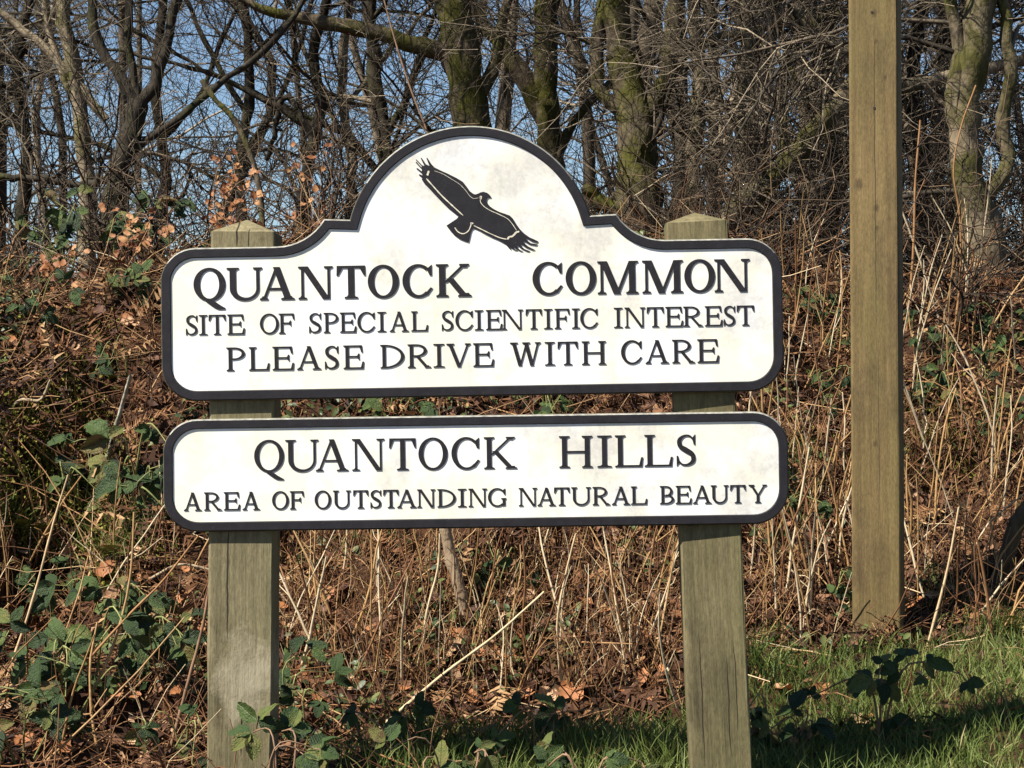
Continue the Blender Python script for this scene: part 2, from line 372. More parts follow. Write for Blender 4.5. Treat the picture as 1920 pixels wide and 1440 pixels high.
# ------------------------------------------------------------------ terrain
HOLES = [(W(75, 880, 4.75), 0.13, 0.16, 0.30), (W(1800, 880, 5.45), 0.11, 0.09, 0.25), (W(985, 1265, 4.62), 0.10, 0.06, 0.2), (W(560, 1060, 4.9), 0.16, 0.1, 0.16), (W(190, 730, 5.2), 0.13, 0.08, 0.16)]
def smooth(t): t = np.clip(t, 0, 1); return t * t * (3 - 2 * t)
def toe(x):
    return np.interp(x, [-2.5, -0.9, -0.3, 0.3, 0.9, 1.6, 4], [4.0, 4.0, 4.2, 4.4, 4.75, 4.95, 5.0])
def height(x, y):
    x = np.asarray(x, float); y = np.asarray(y, float)
    t = toe(np.clip(x, -4, 4))
    z = np.interp(y, [-60, -4.2, -3.0, 1.6, 3.3, 3.9, 4.4], [-0.1, -0.35, -0.45, -0.45, 0.03, 0.10, 0.15])
    z = z + 0.06 * smooth((y - 4.2) / 0.7) * smooth((x - 0.4) / 0.8)
    zt = 0.16 + 0.06 * smooth((x - 0.4) / 0.8)
    u = (y - t) / 2.0
    crest = 1.21 + 0.04 * np.sin(x * 1.3 + 0.6) - 0.06 * smooth((-0.4 - x) / 0.8) - 0.06 * smooth((x - 0.6) / 1.0)
    bank = zt + (crest - zt) * smooth(np.clip(u, 0, 1) * 0.93 + 0.07 * np.clip(u, 0, 1))
    z = np.where(y > t, np.maximum(bank, z), z)
    z = z - 0.5 * smooth((y - 8.5) / 30) - 9.0 * smooth((y - 45) / 140)
    rough = smooth((y - 3.2) / 0.8) * (1 - smooth((y - 14) / 10))
    z = z + rough * (0.16 * vnoise(x * 1.7, y * 1.7) + 0.15 * vnoise(x * 4.3, y * 4.3, 1) + 0.05 * vnoise(x * 11, y * 11, 2)) * np.where(y > t - 0.2, 1.0, 0.35)
    for (c, rx, rz, dep) in HOLES:
        # burrow: the bank face is hollowed in
        d2 = ((x - c.x) / rx) ** 2 + ((y - c.y - dep * 0.5) / (rz * 1.6)) ** 2
        z = z - 1.5 * dep * np.exp(-d2 * 1.4)
    return z
def ghit(px, py):
    """first ground point on the ray through photo pixel(s)"""
    px = np.atleast_1d(np.asarray(px, float)); py = np.atleast_1d(np.asarray(py, float))
    D = np.full(px.shape, np.nan)
    for d in np.arange(3.3, 9.0, 0.015):
        todo = np.isnan(D)
        if not todo.any(): break
        hit = todo & (height((px - 960) / F_PX * d, np.full(px.shape, d)) >= CAM_Z - (py - 720) / F_PX * d)
        D[hit] = d
    D = np.where(np.isnan(D), 6.3, D)
    x = (px - 960) / F_PX * D
    return np.stack([x, D, height(x, D)], 1), D

def axis(fine0, fine1, step, far0, far1):
    a = np.arange(fine0, fine1 + 1e-6, step)
    lo = fine0 - np.geomspace(step * 1.5, fine0 - far0, 26); hi = fine1 + np.geomspace(step * 1.5, far1 - fine1, 30)
    return np.concatenate([lo[::-1], a, hi])
gx = axis(-2.2, 2.6, 0.028, -260, 260); gy = axis(3.1, 7.6, 0.028, -160, 420)
X, Y = np.meshgrid(gx, gy, indexing='ij'); Z = height(X, Y)
idx = np.arange(X.size).reshape(X.shape)
Q = np.stack([idx[:-1, :-1], idx[1:, :-1], idx[1:, 1:], idx[:-1, 1:]], -1).reshape(-1, 4)
g = link('ground', mesh_np('ground', np.stack([X, Y, Z], -1).reshape(-1, 3), Q, M['ground']))
tag(g, 'brown earth hedge bank and verge under leaf litter', kind='structure')

m, nt, b = mat('asphalt', 0.85, 0.3)
n = noise(nt, 180, 4, coords(nt)); setcol(nt, b, ramp(nt, [(0.3, (0.03, 0.03, 0.032)), (0.7, (0.075, 0.073, 0.07))], n.outputs[0]).outputs[0]); bump(nt, b, n.outputs[0], 0.5, 0.004)
rx = np.linspace(-60, 60, 61); ry = np.linspace(-2.9, 1.5, 7)
RX, RY = np.meshgrid(rx, ry, indexing='ij'); idx = np.arange(RX.size).reshape(RX.shape)
Q = np.stack([idx[:-1, :-1], idx[1:, :-1], idx[1:, 1:], idx[:-1, 1:]], -1).reshape(-1, 4)
tag(link('road', mesh_np('road', np.stack([RX, RY, np.full(RX.shape, -0.43) - 0.006 * (RY + 0.7) ** 2], -1).reshape(-1, 3), Q, m)), 'narrow dark asphalt lane running past the verge', kind='structure')

# ------------------------------------------------------------------ trees
def limb_world(pts, D, dvar=0.0):
    """pts: (px, py, width_px[, D]) -> (n,4) xyz r"""
    out = []
    for p in pts:
        d = p[3] if len(p) > 3 else D
        v = W(p[0], p[1], d); out.append((v.x, v.y, v.z, p[2] * 0.5 / F_PX * d))
    return np.array(out)
def gnarl(L, amp):
    n = len(L); k = rng.normal(0, amp, (n, 3)); k[0] = 0
    L = L.copy(); L[:, :3] += k; L[:, 3] *= rng.uniform(0.88, 1.14, n); return L

def make_tree(label, D, limbs, bark_key, twigs=(40, 420, 2600), reach=1.1, bias=(0, 0, 0.05), crown=True, group='trees standing behind the hedge bank', twig_key='twig', zlow=1.1):
    """limbs[0] is the trunk (traced from its foot upward)"""
    first = limb_world(limbs[0], D)
    foot = first[0].copy()
    base = np.array([foot[0], foot[1], float(height(foot[0], foot[1])) - 0.08, foot[3] * 1.35])
    trunk = np.vstack([base, first]) if base[2] < first[0, 2] - 0.05 else first
    root = empty('tree', base[:3]); tag(root, label, 'tree', group)
    allP, allR = [], []
    for i, l in enumerate(limbs):
        L = trunk if i == 0 else limb_world(l, D)
        top = L[-1]; d = L[-1, :3] - L[-2, :3]; d /= np.linalg.norm(d)
        if crown and top[2] > 2.2:                 # goes on growing above the picture
            add = []; p = top[:3].copy(); r = top[3]
            for s in range(4):
                d = d + rng.normal(0, 0.18, 3); d[2] += 0.12; d /= np.linalg.norm(d); p = p + d * 0.9; r *= 0.72; add.append((*p, r))
            L = np.vstack([L, add])
        S = max(8, int(6 * len(L)))
        R4 = gnarl(resample(L, S), 0.006)
        P, R = R4[None, :, :3], np.maximum(R4[None, :, 3], 0.002)
        V, Qd, ti = tubes(P, R, 10)
        V = V + 0.25 * (np.repeat(R.reshape(-1), 10))[:, None] * rng.normal(0, 0.35, V.shape)
        link('trunk' if i == 0 else 'limb', mesh_np('trunk' if i == 0 else 'limb', V - base[:3], Qd, M[bark_key]), root)
        q = resample(np.hstack([P[0], R[0][:, None]]), 16); allP.append(q[:, :3]); allR.append(np.maximum(q[:, 3], 0.004))
    P0, R0 = np.array(allP), np.array(allR)
    lv = []
    n1, n2, n3 = twigs
    P1, R1 = sprout(P0, np.minimum(R0, 0.035), n1, reach, 1.1, bias, 8, 0.1, 1.0, 0.42, 0.22, 0.3, 0.003); lv.append((P1, R1, 5))
    P2, R2 = sprout(P1, R1, n2, reach * 0.5, 0.85, bias, 6, 0.15, 1.0, 0.55, 0.28, 0.35, 0.0018); lv.append((P2, R2, 3))
    P3, R3 = sprout(P2, R2, n3, reach * 0.25, 0.8, bias, 4, 0.1, 1.0, 0.6, 0.3, 0.45, 0.0012); lv.append((P3, R3, 3))
    Vs, Qs, rs, off = [], [], [], 0
    for P, R, k in lv:
        V, Qd, ti = tubes(P, R, k); Vs.append(V); Qs.append(Qd + off); off += len(V)
        rr = rng.random(len(P)); rs.append(rr[ti])
    o = link('twigs', mesh_np('twigs', np.vstack(Vs) - base[:3], np.vstack(Qs), M[twig_key], rnd=np.concatenate(rs)), root)
    o['kind'] = 'stuff'
    return root

TREES = [
 ('dark bare tree whose trunk forks into three rising limbs', 9.0, 'bark_dark', (30, 420, 3000),
  [[(212, 475, 46), (222, 330, 42), (250, 235, 38), (262, 185, 36)], [(260, 190, 28), (225, 145, 22), (185, 80, 19), (170, -20, 17)],
   [(264, 190, 28), (285, 160, 24), (312, 85, 21), (333, -20, 20)], [(262, 200, 18), (243, 110, 17), (243, -20, 15)],
   [(222, 300, 14), (330, 222, 13), (430, 140, 12), (510, 80, 11), (585, -20, 9)], [(225, 330, 16), (150, 345, 15), (60, 335, 14), (-60, 332, 12)]]),
 ('slim grey straight trunk behind the dark forked tree', 10.5, 'bark_grey', (26, 330, 2200),
  [[(168, 470, 32), (156, 260, 30), (138, 130, 29), (112, -20, 28)], [(200, 225, 18), (130, 140, 18), (80, 90, 17), (-20, 10, 15)], [(150, 220, 14), (95, 60, 13), (85, -20, 12)]]),
 ('thin dark leaning tree at the open end of the bank', 11.5, 'bark_dark', (26, 330, 2200),
  [[(35, 480, 26), (50, 300, 24), (30, 150, 22), (60, -20, 20)], [(45, 250, 14), (-40, 140, 12), (-90, 60, 10)]]),
 ('dark tree trunk with a long drooping side bough over the dry beech leaves', 10.5, 'bark_dark', (28, 360, 2400),
  [[(560, 470, 26), (575, 330, 24), (600, 200, 22), (590, 80, 20), (620, -20, 18)], [(590, 240, 16), (520, 200, 13), (430, 150, 10), (330, 120, 8)], [(585, 260, 14), (540, 180, 12), (500, 300, 8)]]),
 ('mossy tree with a thick trunk right behind the dome of the sign', 9.5, 'bark_moss', (30, 420, 2800),
  [[(900, 420, 74), (885, 250, 70), (868, 120, 68), (848, -20, 66)], [(880, 110, 36), (790, 85, 34), (690, 55, 30), (600, 40, 24), (500, 20, 16), (420, -20, 12)],
   [(890, 200, 26), (930, 110, 22), (945, 20, 20), (960, -20, 18)]]),
 ('twin-stemmed tree with bright green moss next to the sign dome', 10.0, 'bark_moss', (26, 360, 2400),
  [[(1045, 440, 50), (1035, 300, 48), (1022, 150, 46), (1035, -20, 42)], [(1040, 260, 34), (985, 150, 36), (950, 105, 30)], [(1030, 320, 20), (1085, 215, 16), (1150, 150, 13), (1250, 110, 9)]]),
 ('stout mossy tree with a dark trunk between the dome and the sign post', 9.2, 'bark_moss', (30, 420, 2800),
  [[(1205, 470, 92), (1200, 380, 86), (1195, 280, 78), (1180, 170, 66), (1160, 70, 52), (1150, -20, 50)], [(1200, 260, 40), (1165, 205, 30), (1128, 175, 26), (1120, 80, 24), (1130, -20, 22)],
   [(1205, 230, 40), (1250, 140, 34), (1262, 60, 32), (1270, -20, 30)], [(1190, 410, 26), (1140, 385, 28), (1095, 355, 20)]]),
 ('pale crooked trunk leaning across the gap beside the tall post', 8.6, 'bark_mid', (24, 360, 2600),
  [[(1365, 405, 46), (1400, 372, 44), (1440, 340, 42), (1490, 290, 40), (1545, 225, 38), (1610, 140, 36), (1640, -20, 34)], [(1455, 330, 14), (1470, 250, 11), (1460, 170, 9)]]),
 ('grey tree with a limb arching down towards the tall post', 9.8, 'bark_grey', (26, 360, 2600),
  [[(1395, 480, 40), (1392, 300, 36), (1398, 150, 34), (1410, 40, 34), (1400, -20, 32)], [(1405, 60, 30), (1490, 25, 40), (1530, 75, 42), (1590, 115, 40), (1680, 160, 34), (1760, 150, 26)],
   [(1250, 92, 10), (1330, 72, 13), (1420, 50, 15), (1500, 45, 12)]]),
 ('straight brown trunk half hidden by the thicket near the sign post', 10.8, 'bark_grey', (24, 320, 2200),
  [[(1305, 470, 30), (1300, 300, 28), (1312, 150, 26), (1300, -20, 25)], [(1303, 250, 12), (1350, 180, 11), (1400, 100, 9)]]),
 ('thick brown-grey twisted tree growing on the bank past the tall post', 8.4, 'bark_mid', (30, 420, 2800),
  [[(1850, 520, 80), (1838, 430, 72), (1818, 350, 66), (1806, 250, 60), (1820, 130, 56), (1842, -20, 54)], [(1812, 290, 34), (1785, 190, 34), (1795, 100, 26), (1770, -20, 22)],
   [(1830, 380, 30), (1885, 320, 30), (1880, 230, 26), (1895, 100, 24), (1880, -20, 22)]]),
 ('slender tree standing just behind the tall post', 10.2, 'bark_moss', (24, 320, 2200),
  [[(1555, 480, 30), (1560, 300, 28), (1550, 150, 26), (1565, -20, 24)], [(1558, 260, 14), (1500, 180, 12), (1470, 90, 10)]]),
 ('ivy-dark tree beyond the twisted one', 10.5, 'bark_dark', (24, 320, 2200),
  [[(1720, 490, 28), (1728, 300, 26), (1715, 150, 26), (1735, -20, 24)], [(1724, 250, 14), (1680, 150, 13), (1660, 60, 10)]]),
 ('thin dark tree in the gap behind the snapped mossy sapling', 12.2, 'bark_dark', (28, 380, 2300),
  [[(455, 470, 22), (448, 320, 21), (470, 160, 20), (455, -20, 19)], [(455, 300, 12), (520, 190, 11), (560, 90, 9)], [(462, 210, 11), (400, 110, 10), (360, 20, 8)]]),
 ('thin grey tree between the drooping bough and the sign dome', 12.6, 'bark_grey', (28, 380, 2600),
  [[(652, 470, 20), (660, 320, 20), (640, 160, 19), (655, -20, 18)], [(655, 280, 11), (600, 170, 10), (560, 60, 8)], [(650, 200, 11), (720, 110, 10), (780, 40, 8)]]),
 ('thin dark tree in the gap between the forked tree and the grey trunk', 12.4, 'bark_dark', (28, 380, 2300),
  [[(300, 470, 20), (310, 320, 20), (290, 160, 19), (305, -20, 18)], [(304, 260, 11), (370, 190, 10), (420, 60, 8)], [(300, 330, 11), (210, 280, 10), (90, 250, 8)]]),
 ('dark trunk seen over the shoulder of the sign before the dome', 11.0, 'bark_dark', (26, 330, 2200),
  [[(720, 470, 26), (728, 300, 25), (705, 150, 25), (690, -20, 24)], [(722, 260, 14), (770, 160, 13), (800, 60, 10)], [(715, 330, 14), (660, 260, 12), (600, 230, 9)]]),
]
for (lab, D, bk, tw, limbs) in TREES:
    make_tree(lab, D, limbs, bk, (int(tw[0] * 1.3), int(tw[1] * 1.3), int(tw[2] * (1.15 if bk in ('bark_grey', 'bark_mid') else 1.5))), twig_key='twig' if bk == 'bark_dark' else 'twig_pale')

# thin trunks and twigs farther in the wood, one mass
def far_wood():
    P0, R0 = [], []
    xs = np.concatenate([rng.uniform(-6, 6.5, 34), rng.uniform(0.3, 7.5, 34), rng.uniform(-11, -5, 16), rng.uniform(7, 11, 10)])
    for x in xs:
        D = rng.uniform(13, 26); x = x * D / 18
        z = float(height(x, D)) - 0.1
        p = np.array([[x + rng.normal(0, 0.12) * i, D + rng.normal(0, 0.1), z + h] for i, h in enumerate((0, 1.6, 3.4, 5.4, 7.5))])
        r = rng.uniform(0.03, 0.09); q = resample(np.hstack([p, (r * np.array([1.2, 1, 0.85, 0.7, 0.5]))[:, None]]), 14)
        P0.append(q[:, :3]); R0.append(q[:, 3])
    P0, R0 = np.array(P0), np.array(R0)
    P1, R1 = sprout(P0, np.minimum(R0, 0.05), 1750, 1.7, 1.2, (0, 0, 0.1), 7, 0.05, 0.95, 0.4, 0.22, 0.3, 0.004)
    P2, R2 = sprout(P1, R1, 9000, 0.8, 0.9, (0, 0, 0.05), 5, 0.1, 1, 0.55, 0.3, 0.35, 0.0028)
    P3, R3 = sprout(P2, R2, 17000, 0.42, 0.9, (0, 0, 0.03), 4, 0.1, 1, 0.6, 0.3, 0.5, 0.0022)
    Vs, Qs, rs, off = [], [], [], 0
    for P, R, k in ((P0, R0, 8), (P1, R1, 3), (P2, R2, 3), (P3, R3, 3)):
        V, Qd, ti = tubes(P, R, k); Vs.append(V); Qs.append(Qd + off); off += len(V); rs.append(rng.random(len(P))[ti])
    tag(link('distant_wood', mesh_np('distant_wood', np.vstack(Vs), np.vstack(Qs), M['twig_pale'], rnd=np.concatenate(rs))), 'bare winter wood of thin trunks and twigs far behind the bank', 'wood', kind='stuff')
far_wood()

# twiggy shrubs on top of the bank
def shrub(px, py, D, wpx, hpx, n, label, key='brush'):
    c = W(px, py, D); z = float(height(c.x, D)) - 0.04
    root = empty('shrub', (c.x, D, z)); tag(root, label, 'shrub', 'bare twiggy shrubs on the bank top')
    s = D / F_PX
    ns = 14
    p0 = np.stack([c.x + rng.normal(0, wpx * 0.3 * s, ns), D + rng.normal(0, 0.15, ns), np.full(ns, z)], 1)
    d = np.stack([rng.normal(0, 0.35, ns), rng.normal(0, 0.2, ns), np.ones(ns)], 1); d /= np.linalg.norm(d, axis=1, keepdims=True)
    H = (c.z - z + hpx * s)
    P0, R0 = walk(p0, d, H * rng.uniform(0.6, 1.1, ns), rng.uniform(0.006, 0.014, ns), 9, 0.16, 0.35)
    P1, R1 = sprout(P0, R0, n // 6, 0.55, 0.8, (0, 0, 0.0), 7, 0.2, 1, 0.6, 0.28, 0.35, 0.0022)
    P2, R2 = sprout(P1, R1, int(n * .6), 0.26, 0.9, (0, 0, -0.05), 5, 0.1, 1, 0.65, 0.32, 0.5, 0.0014)
    V, Qd, ti = tubes(P0, R0, 6); link('stems', mesh_np('stems', V - np.array([c.x, D, z]), Qd, M[key], rnd=rng.random(ns)[ti]), root)['kind'] = 'stuff'
    Vs, Qs, rs, off = [], [], [], 0
    for P, R, k in ((P1, R1, 3), (P2, R2, 3)):
        V, Qd, ti = tubes(P, R, k); Vs.append(V); Qs.append(Qd + off); off += len(V); rs.append(rng.random(len(P))[ti])
    o = link('twigs', mesh_np('twigs', np.vstack(Vs) - np.array([c.x, D, z]), np.vstack(Qs), M[key], rnd=np.concatenate(rs)), root); o['kind'] = 'stuff'
for a in [(1330, 430, 8.9, 130, 60, 700, 'brown thicket shrub rising behind the leaning sign post'), (1480, 430, 9.1, 130, 60, 700, 'dense brown shrub between the sign and the tall post'),
          (1660, 420, 8.8, 140, 60, 600, 'tangled shrub growing right behind the tall post'), (1770, 450, 9.0, 110, 50, 600, 'scrubby bush at the foot of the twisted tree'),
          (1930, 440, 8.9, 110, 60, 600, 'twiggy bush past the twisted tree'), (1180, 440, 9.6, 120, 50, 400, 'low twiggy shrub behind the end of the sign dome'),
          (600, 420, 7.2, 110, 50, 500, 'reddish twiggy shrub behind the start of the sign dome'),
          (50, 450, 6.6, 110, 20, 260, 'thin twiggy scrub at the open end of the bank crest'), (210, 440, 6.7, 110, 20, 260, 'thin twiggy scrub under the dark forked tree'),
          (350, 440, 6.6, 100, 25, 260, 'thin twiggy scrub beside the pale post top'), (1450, 500, 6.6, 110, 20, 220, 'thin twiggy scrub beside the rounded shoulder of the sign'),
          (1780, 520, 6.5, 110, 20, 220, 'thin twiggy scrub on the crest past the tall post')]:
    shrub(*a)

# ------------------------------------------------------------------ the sign
def prism(pieces, h, step=0.000025):
    """2-D polygons (x,z) -> raised solid: front face towards -Y, walls back to y=0.002"""
    V, Fc = [], []
    for i, p in enumerate(pieces):
        g_ = i
        if isinstance(p, tuple): g_, p = p
        y = -(h + step * g_); o = len(V); n = len(p)
        area = sum(p[k][0] * p[(k + 1) % n][1] - p[(k + 1) % n][0] * p[k][1] for k in range(n))
        if area < 0: p = p[::-1]
        V += [(x, y, z) for x, z in p] + [(x, 0.0015, z) for x, z in p]
        Fc.append(tuple(range(o, o + n)))
        for k in range(n): Fc.append((o + k, o + n + k, o + n + (k + 1) % n, o + (k + 1) % n))
    return V, Fc
def pymesh(name, V, Fc, mats, smooth=False):
    me = bpy.data.meshes.new(name); me.from_pydata([tuple(v) for v in V], [], Fc); me.update()
    for m_ in (mats if isinstance(mats, (list, tuple)) else [mats]): me.materials.append(m_)
    if smooth:
        for p in me.polygons: p.use_smooth = True
    return me

def glyph(c, w, th, tn):
    """pieces in cap-height units; w = width, th/tn = thick and thin strokes"""
    class Pile(list):
        k = 0
        def append(self, p, same=False):
            if not same: self.k += 1
            list.append(self, (self.k, p))
    P = Pile(); sl = tn * 0.62; s = 0.088
    def slab(x0, x1, a0, a1, y, d):       # bracketed serif: slab x0..x1, stroke a0..a1
        k = sl
        P.append([(x0, y), (x1, y), (x1, y + d * k), (a1 + (x1 - a1) * 0.35, y + d * k * 1.35), (a1, y + d * k * 2.4), (a0, y + d * k * 2.4), (a0 + (x0 - a0) * 0.35, y + d * k * 1.35), (x0, y + d * k)])
    def stem(x0, x1, bl=s, br=s, tl=s, tr=s, y0=0, y1=1):
        P.append([(x0, y0), (x1, y0), (x1, y1), (x0, y1)])
        if bl is not None: slab(x0 - bl, x1 + br, x0, x1, y0, 1)
        if tl is not None: slab(x0 - tl, x1 + tr, x0, x1, y1, -1)
    def dia(xb, yb, xt, yt, wd): P.append([(xb, yb), (xb + wd, yb), (xt + wd, yt), (xt, yt)])
    def ring(cx, cy, rx, ry, ix, iy, a0=0, a1=360, n=40, icx=0.0):
        A = [math.radians(a0 + (a1 - a0) * i / n) for i in range(n + 1)]
        for i in range(n):
            q = []
            for a, ex, ey, off in ((A[i], rx, ry, 0), (A[i + 1], rx, ry, 0), (A[i + 1], ix, iy, icx), (A[i], ix, iy, icx)):
                q.append((cx + off + ex * math.cos(a), cy + ey * math.sin(a)))
            P.append(q, i > 0)
    def ribbon(pts, n=26):
        R = resample(np.array([(x, y, 0, wd) for x, y, wd in pts]), n); T = np.gradient(R[:, :2], axis=0); T /= np.linalg.norm(T, axis=1, keepdims=True) + 1e-9
        N = np.stack([-T[:, 1], T[:, 0]], 1); a = R[:, :2] + N * R[:, 3:] / 2; b_ = R[:, :2] - N * R[:, 3:] / 2
        for i in range(n - 1): P.append([tuple(a[i]), tuple(a[i + 1]), tuple(b_[i + 1]), tuple(b_[i])], i > 0)
    def arm(x0, x1, y, d, beak):          # horizontal arm with a beak at its end; d: +1 beak up, -1 beak down, 0 both
        P.append([(x0, y - tn / 2), (x1 - tn * .4, y - tn / 2), (x1 - tn * .4, y + tn / 2), (x0, y + tn / 2)])
        if d >= 0: P.append([(x1 - tn * 2.0, y - tn / 2), (x1 - tn * .15, y - tn / 2), (x1 + (0.02 if d else 0), y + beak), (x1 - tn * .65, y + beak)])
        if d <= 0: P.append([(x1 - tn * 2.0, y + tn / 2), (x1 - tn * .15, y + tn / 2), (x1 + (0.02 if d else 0), y - beak), (x1 - tn * .65, y - beak)])
    ov = 0.015
    if c == 'I': a = (w - th) / 2; stem(a, a + th, a, a, a, a)
    elif c == 'H':
        stem(s, s + th); stem(w - s - th, w - s); P.append([(s, .47), (w - s, .47), (w - s, .47 + tn), (s, .47 + tn)])
    elif c == 'T':
        a = (w - th) / 2; stem(a, a + th, s * 1.2, s * 1.2, None)
        P.append([(.02, 1 - tn), (w - .02, 1 - tn), (w - .02, 1), (.02, 1)])
        P.append([(0.01, 1.0), (-.0, .70), (tn * .7, .70), (tn * 2.4, 1 - tn), (tn * 2.4, 1.0)]); P.append([(w - .01, 1.0), (w, .70), (w - tn * .7, .70), (w - tn * 2.4, 1 - tn), (w - tn * 2.4, 1.0)])
    elif c in 'EFL':
        stem(s, s + th, s, s, s, s)
        if c in 'EF': arm(s, w * (.94 if c == 'E' else 1), 1 - tn / 2, -1, .26); arm(s, w * .80, .52, 0, .13)
        if c in 'EL': arm(s, w, tn / 2, 1, .27)
        if c == 'F': pass
    elif c == 'N':
        stem(s, s + tn, s, s, None, None); slab(0, s + tn, s, s + tn, 1, -1)
        stem(w - s - tn, w - s, None, None, s * 1.1, s); dia(w - s - th * 1.18, 0, s - .01, 1, th * 1.18)
    elif c == 'M':
        stem(s, s + tn, s, s, None, None); slab(0, s + th * .6, s, s + tn, 1, -1)
        stem(w - s - th, w - s, s, s, None, None); slab(w - s - th, w, w - s - th, w - s, 1, -1)
        mx = w * .47
        dia(mx - th * .5, 0, s - .01, 1, th * 1.12); dia(mx - tn * .35, 0, w - s - th, 1, tn * 1.25)
    elif c == 'A':
        ap = w * .5; dia(s * .9, 0, ap - tn * .6, 1, tn * 1.1); dia(w - s * .9 - th * 1.1, 0, ap - th * .62, 1.0, th * 1.1)
        P.append([(w * .27, .30), (w * .74, .30), (w * .70, .30 + tn * .9), (w * .30, .30 + tn * .9)])
        slab(0, s * 2 + tn, s * .9, s * .9 + tn, 0, 1); slab(w - s * 2.2 - th * 1.1, w, w - s * .9 - th * 1.1, w - s * .9, 0, 1)
    elif c in 'VW':
        def vee(x0, x1, ls, rs):
            md = x0 + (x1 - x0) * .52
            dia(md - th * .55, 0, x0 + s * .8, 1, th * 1.1); dia(md - tn * .5, 0, x1 - s * .8 - tn * 1.1, 1, tn * 1.1)
            slab(x0, x0 + s * 1.9 + th * 1.1, x0 + s * .8, x0 + s * .8 + th * 1.1, 1, -1)
            if rs: slab(x1 - s * 2 - tn, x1, x1 - s * .8 - tn * 1.1, x1 - s * .8, 1, -1)
        if c == 'V': vee(0, w, 1, 1)
        else: vee(0, w * .56 + s, 1, 0); vee(w * .40, w, 0, 1)
    elif c == 'Y':
        a = w * .5 - th * .45; stem(a, a + th, s, s, None, None, 0, .47)
        dia(a, .40, s * .7, 1, th * 1.1); dia(a + th * .25, .40, w - s * .8 - tn * 1.2, 1, tn * 1.2)
        slab(0, s * 1.7 + th * 1.1, s * .7, s * .7 + th * 1.1, 1, -1); slab(w - s * 2 - tn, w, w - s * .8 - tn * 1.2, w - s * .8, 1, -1)
    elif c == 'K':
        stem(s, s + th); dia(s + th * .75, .44, w - s * 1.9 - tn, 1, tn * 1.35); dia(w - s * .8 - th * 1.25, 0, s + th * 1.15, .56, th * 1.2)
        slab(w - s * 3.2 - tn, w - s * .7, w - s * 1.9 - tn, w - s * 1.5, 1, -1); slab(w - s * 2 - th * 1.2, w, w - s * .8 - th * 1.2, w - s * .8, 0, 1)
    elif c == 'U':
        x1, x2 = s, w - s - tn * 1.25; stem(x1, x1 + th, None, None, s, s, .36, 1); stem(x2, x2 + tn * 1.25, None, None, s, s, .36, 1)
        cx = (x1 + w - s) / 2; rx = (w - s - x1) / 2
        ring(cx, .36, rx, .36 + ov, (x2 - x1 - th) / 2, .36 - tn * 1.1, 180, 360, 24, (x1 + th + x2) / 2 - cx)
    elif c in 'OQ':
        ring(w / 2, .5, w / 2, .5 + ov, w / 2 - th * 1.02, .5 - tn * .95)
        if c == 'Q': ribbon([(w * .40, .02, tn * 1.2), (w * .58, -.07, th * .85), (w * .78, -.19, th * .8), (w * .98, -.245, tn * .6)])
    elif c in 'CG':
        ring(w * .52, .5, w * .52, .5 + ov, w * .52 - th * .95, .5 - tn * .95, 48, 312, 34, th * .12)
        P.append([(w * .80, .86), (w * .97, .99), (w * .97, .66), (w * .90, .66)])
        if c == 'C': P.append([(w * .82, .055), (w * .99, .27), (w * .93, .30), (w * .78, .15)])
        else:
            stem(w * .97 - th, w * .97, None, None, s * .9, s * .6, .04, .46); P.append([(w * .80, .02), (w * .97, .10), (w * .97, .2), (w * .78, .13)])
    elif c == 'D':
        stem(s, s + th, s, 0, s, 0); cx = s + th * .7
        ring(cx, .5, w - cx, .5, w - cx - th * 1.02, .5 - tn, -90, 90, 24)
    elif c in 'PRB':
        top = .5 if c != 'B' else .46
        stem(s, s + th, s, s if c != 'B' else 0, s, 0); cx = s + th + (w - s - th) * .18; wr = w if c == 'P' else w * (.84 if c == 'R' else .90)
        cy = (1 + top - tn * .5) / 2; ry = 1 - cy
        ring(cx, cy, wr - cx, ry, wr - cx - th * .98, ry - tn, -90, 90, 20)
        P.append([(s + th, 1 - tn), (cx, 1 - tn), (cx, 1), (s + th, 1)]); P.append([(s + th, 2 * cy - 1), (cx, 2 * cy - 1), (cx, 2 * cy - 1 + tn), (s + th, 2 * cy - 1 + tn)])
        if c == 'R':
            dia(w - s * .7 - th * 1.15, 0, s + th * 1.5, .52, th * 1.12); slab(w - s * 1.6 - th * .8, w, w - s * .9 - th * 1.1, w - s * .9, 0, 1)
        if c == 'B':
            cy = .265; ry = .265; ring(cx, cy, w - cx, ry, w - cx - th * 1.02, ry - tn, -90, 90, 20); P.append([(s + th, 0), (cx, 0), (cx, tn), (s + th, tn)])
    elif c == 'S':
        ribbon([(w * .86, .84, tn * .9), (w * .66, .955, tn * 1.0), (w * .42, .955, tn * 1.15), (w * .17, .82, th * .85), (w * .20, .64, th * .95), (w * .5, .50, th * 1.12), (w * .82, .35, th * .95), (w * .84, .17, th * .85),
                (w * .56, .045, tn * 1.15), (w * .32, .05, tn), (w * .10, .18, tn * .9)], 44)
        P.append([(w * .80, .88), (w * .95, 1.0), (w * .95, .68), (w * .88, .68)]); P.append([(w * .17, .12), (w * .02, 0.0), (w * .02, .33), (w * .09, .33)])
    return P

def local(px, py, c, th):
    dx, dy = px - c[0], -(py - c[1])
    return ((dx * math.cos(th) + dy * math.sin(th)) * 1e-3, (-dx * math.sin(th) + dy * math.cos(th)) * 1e-3)

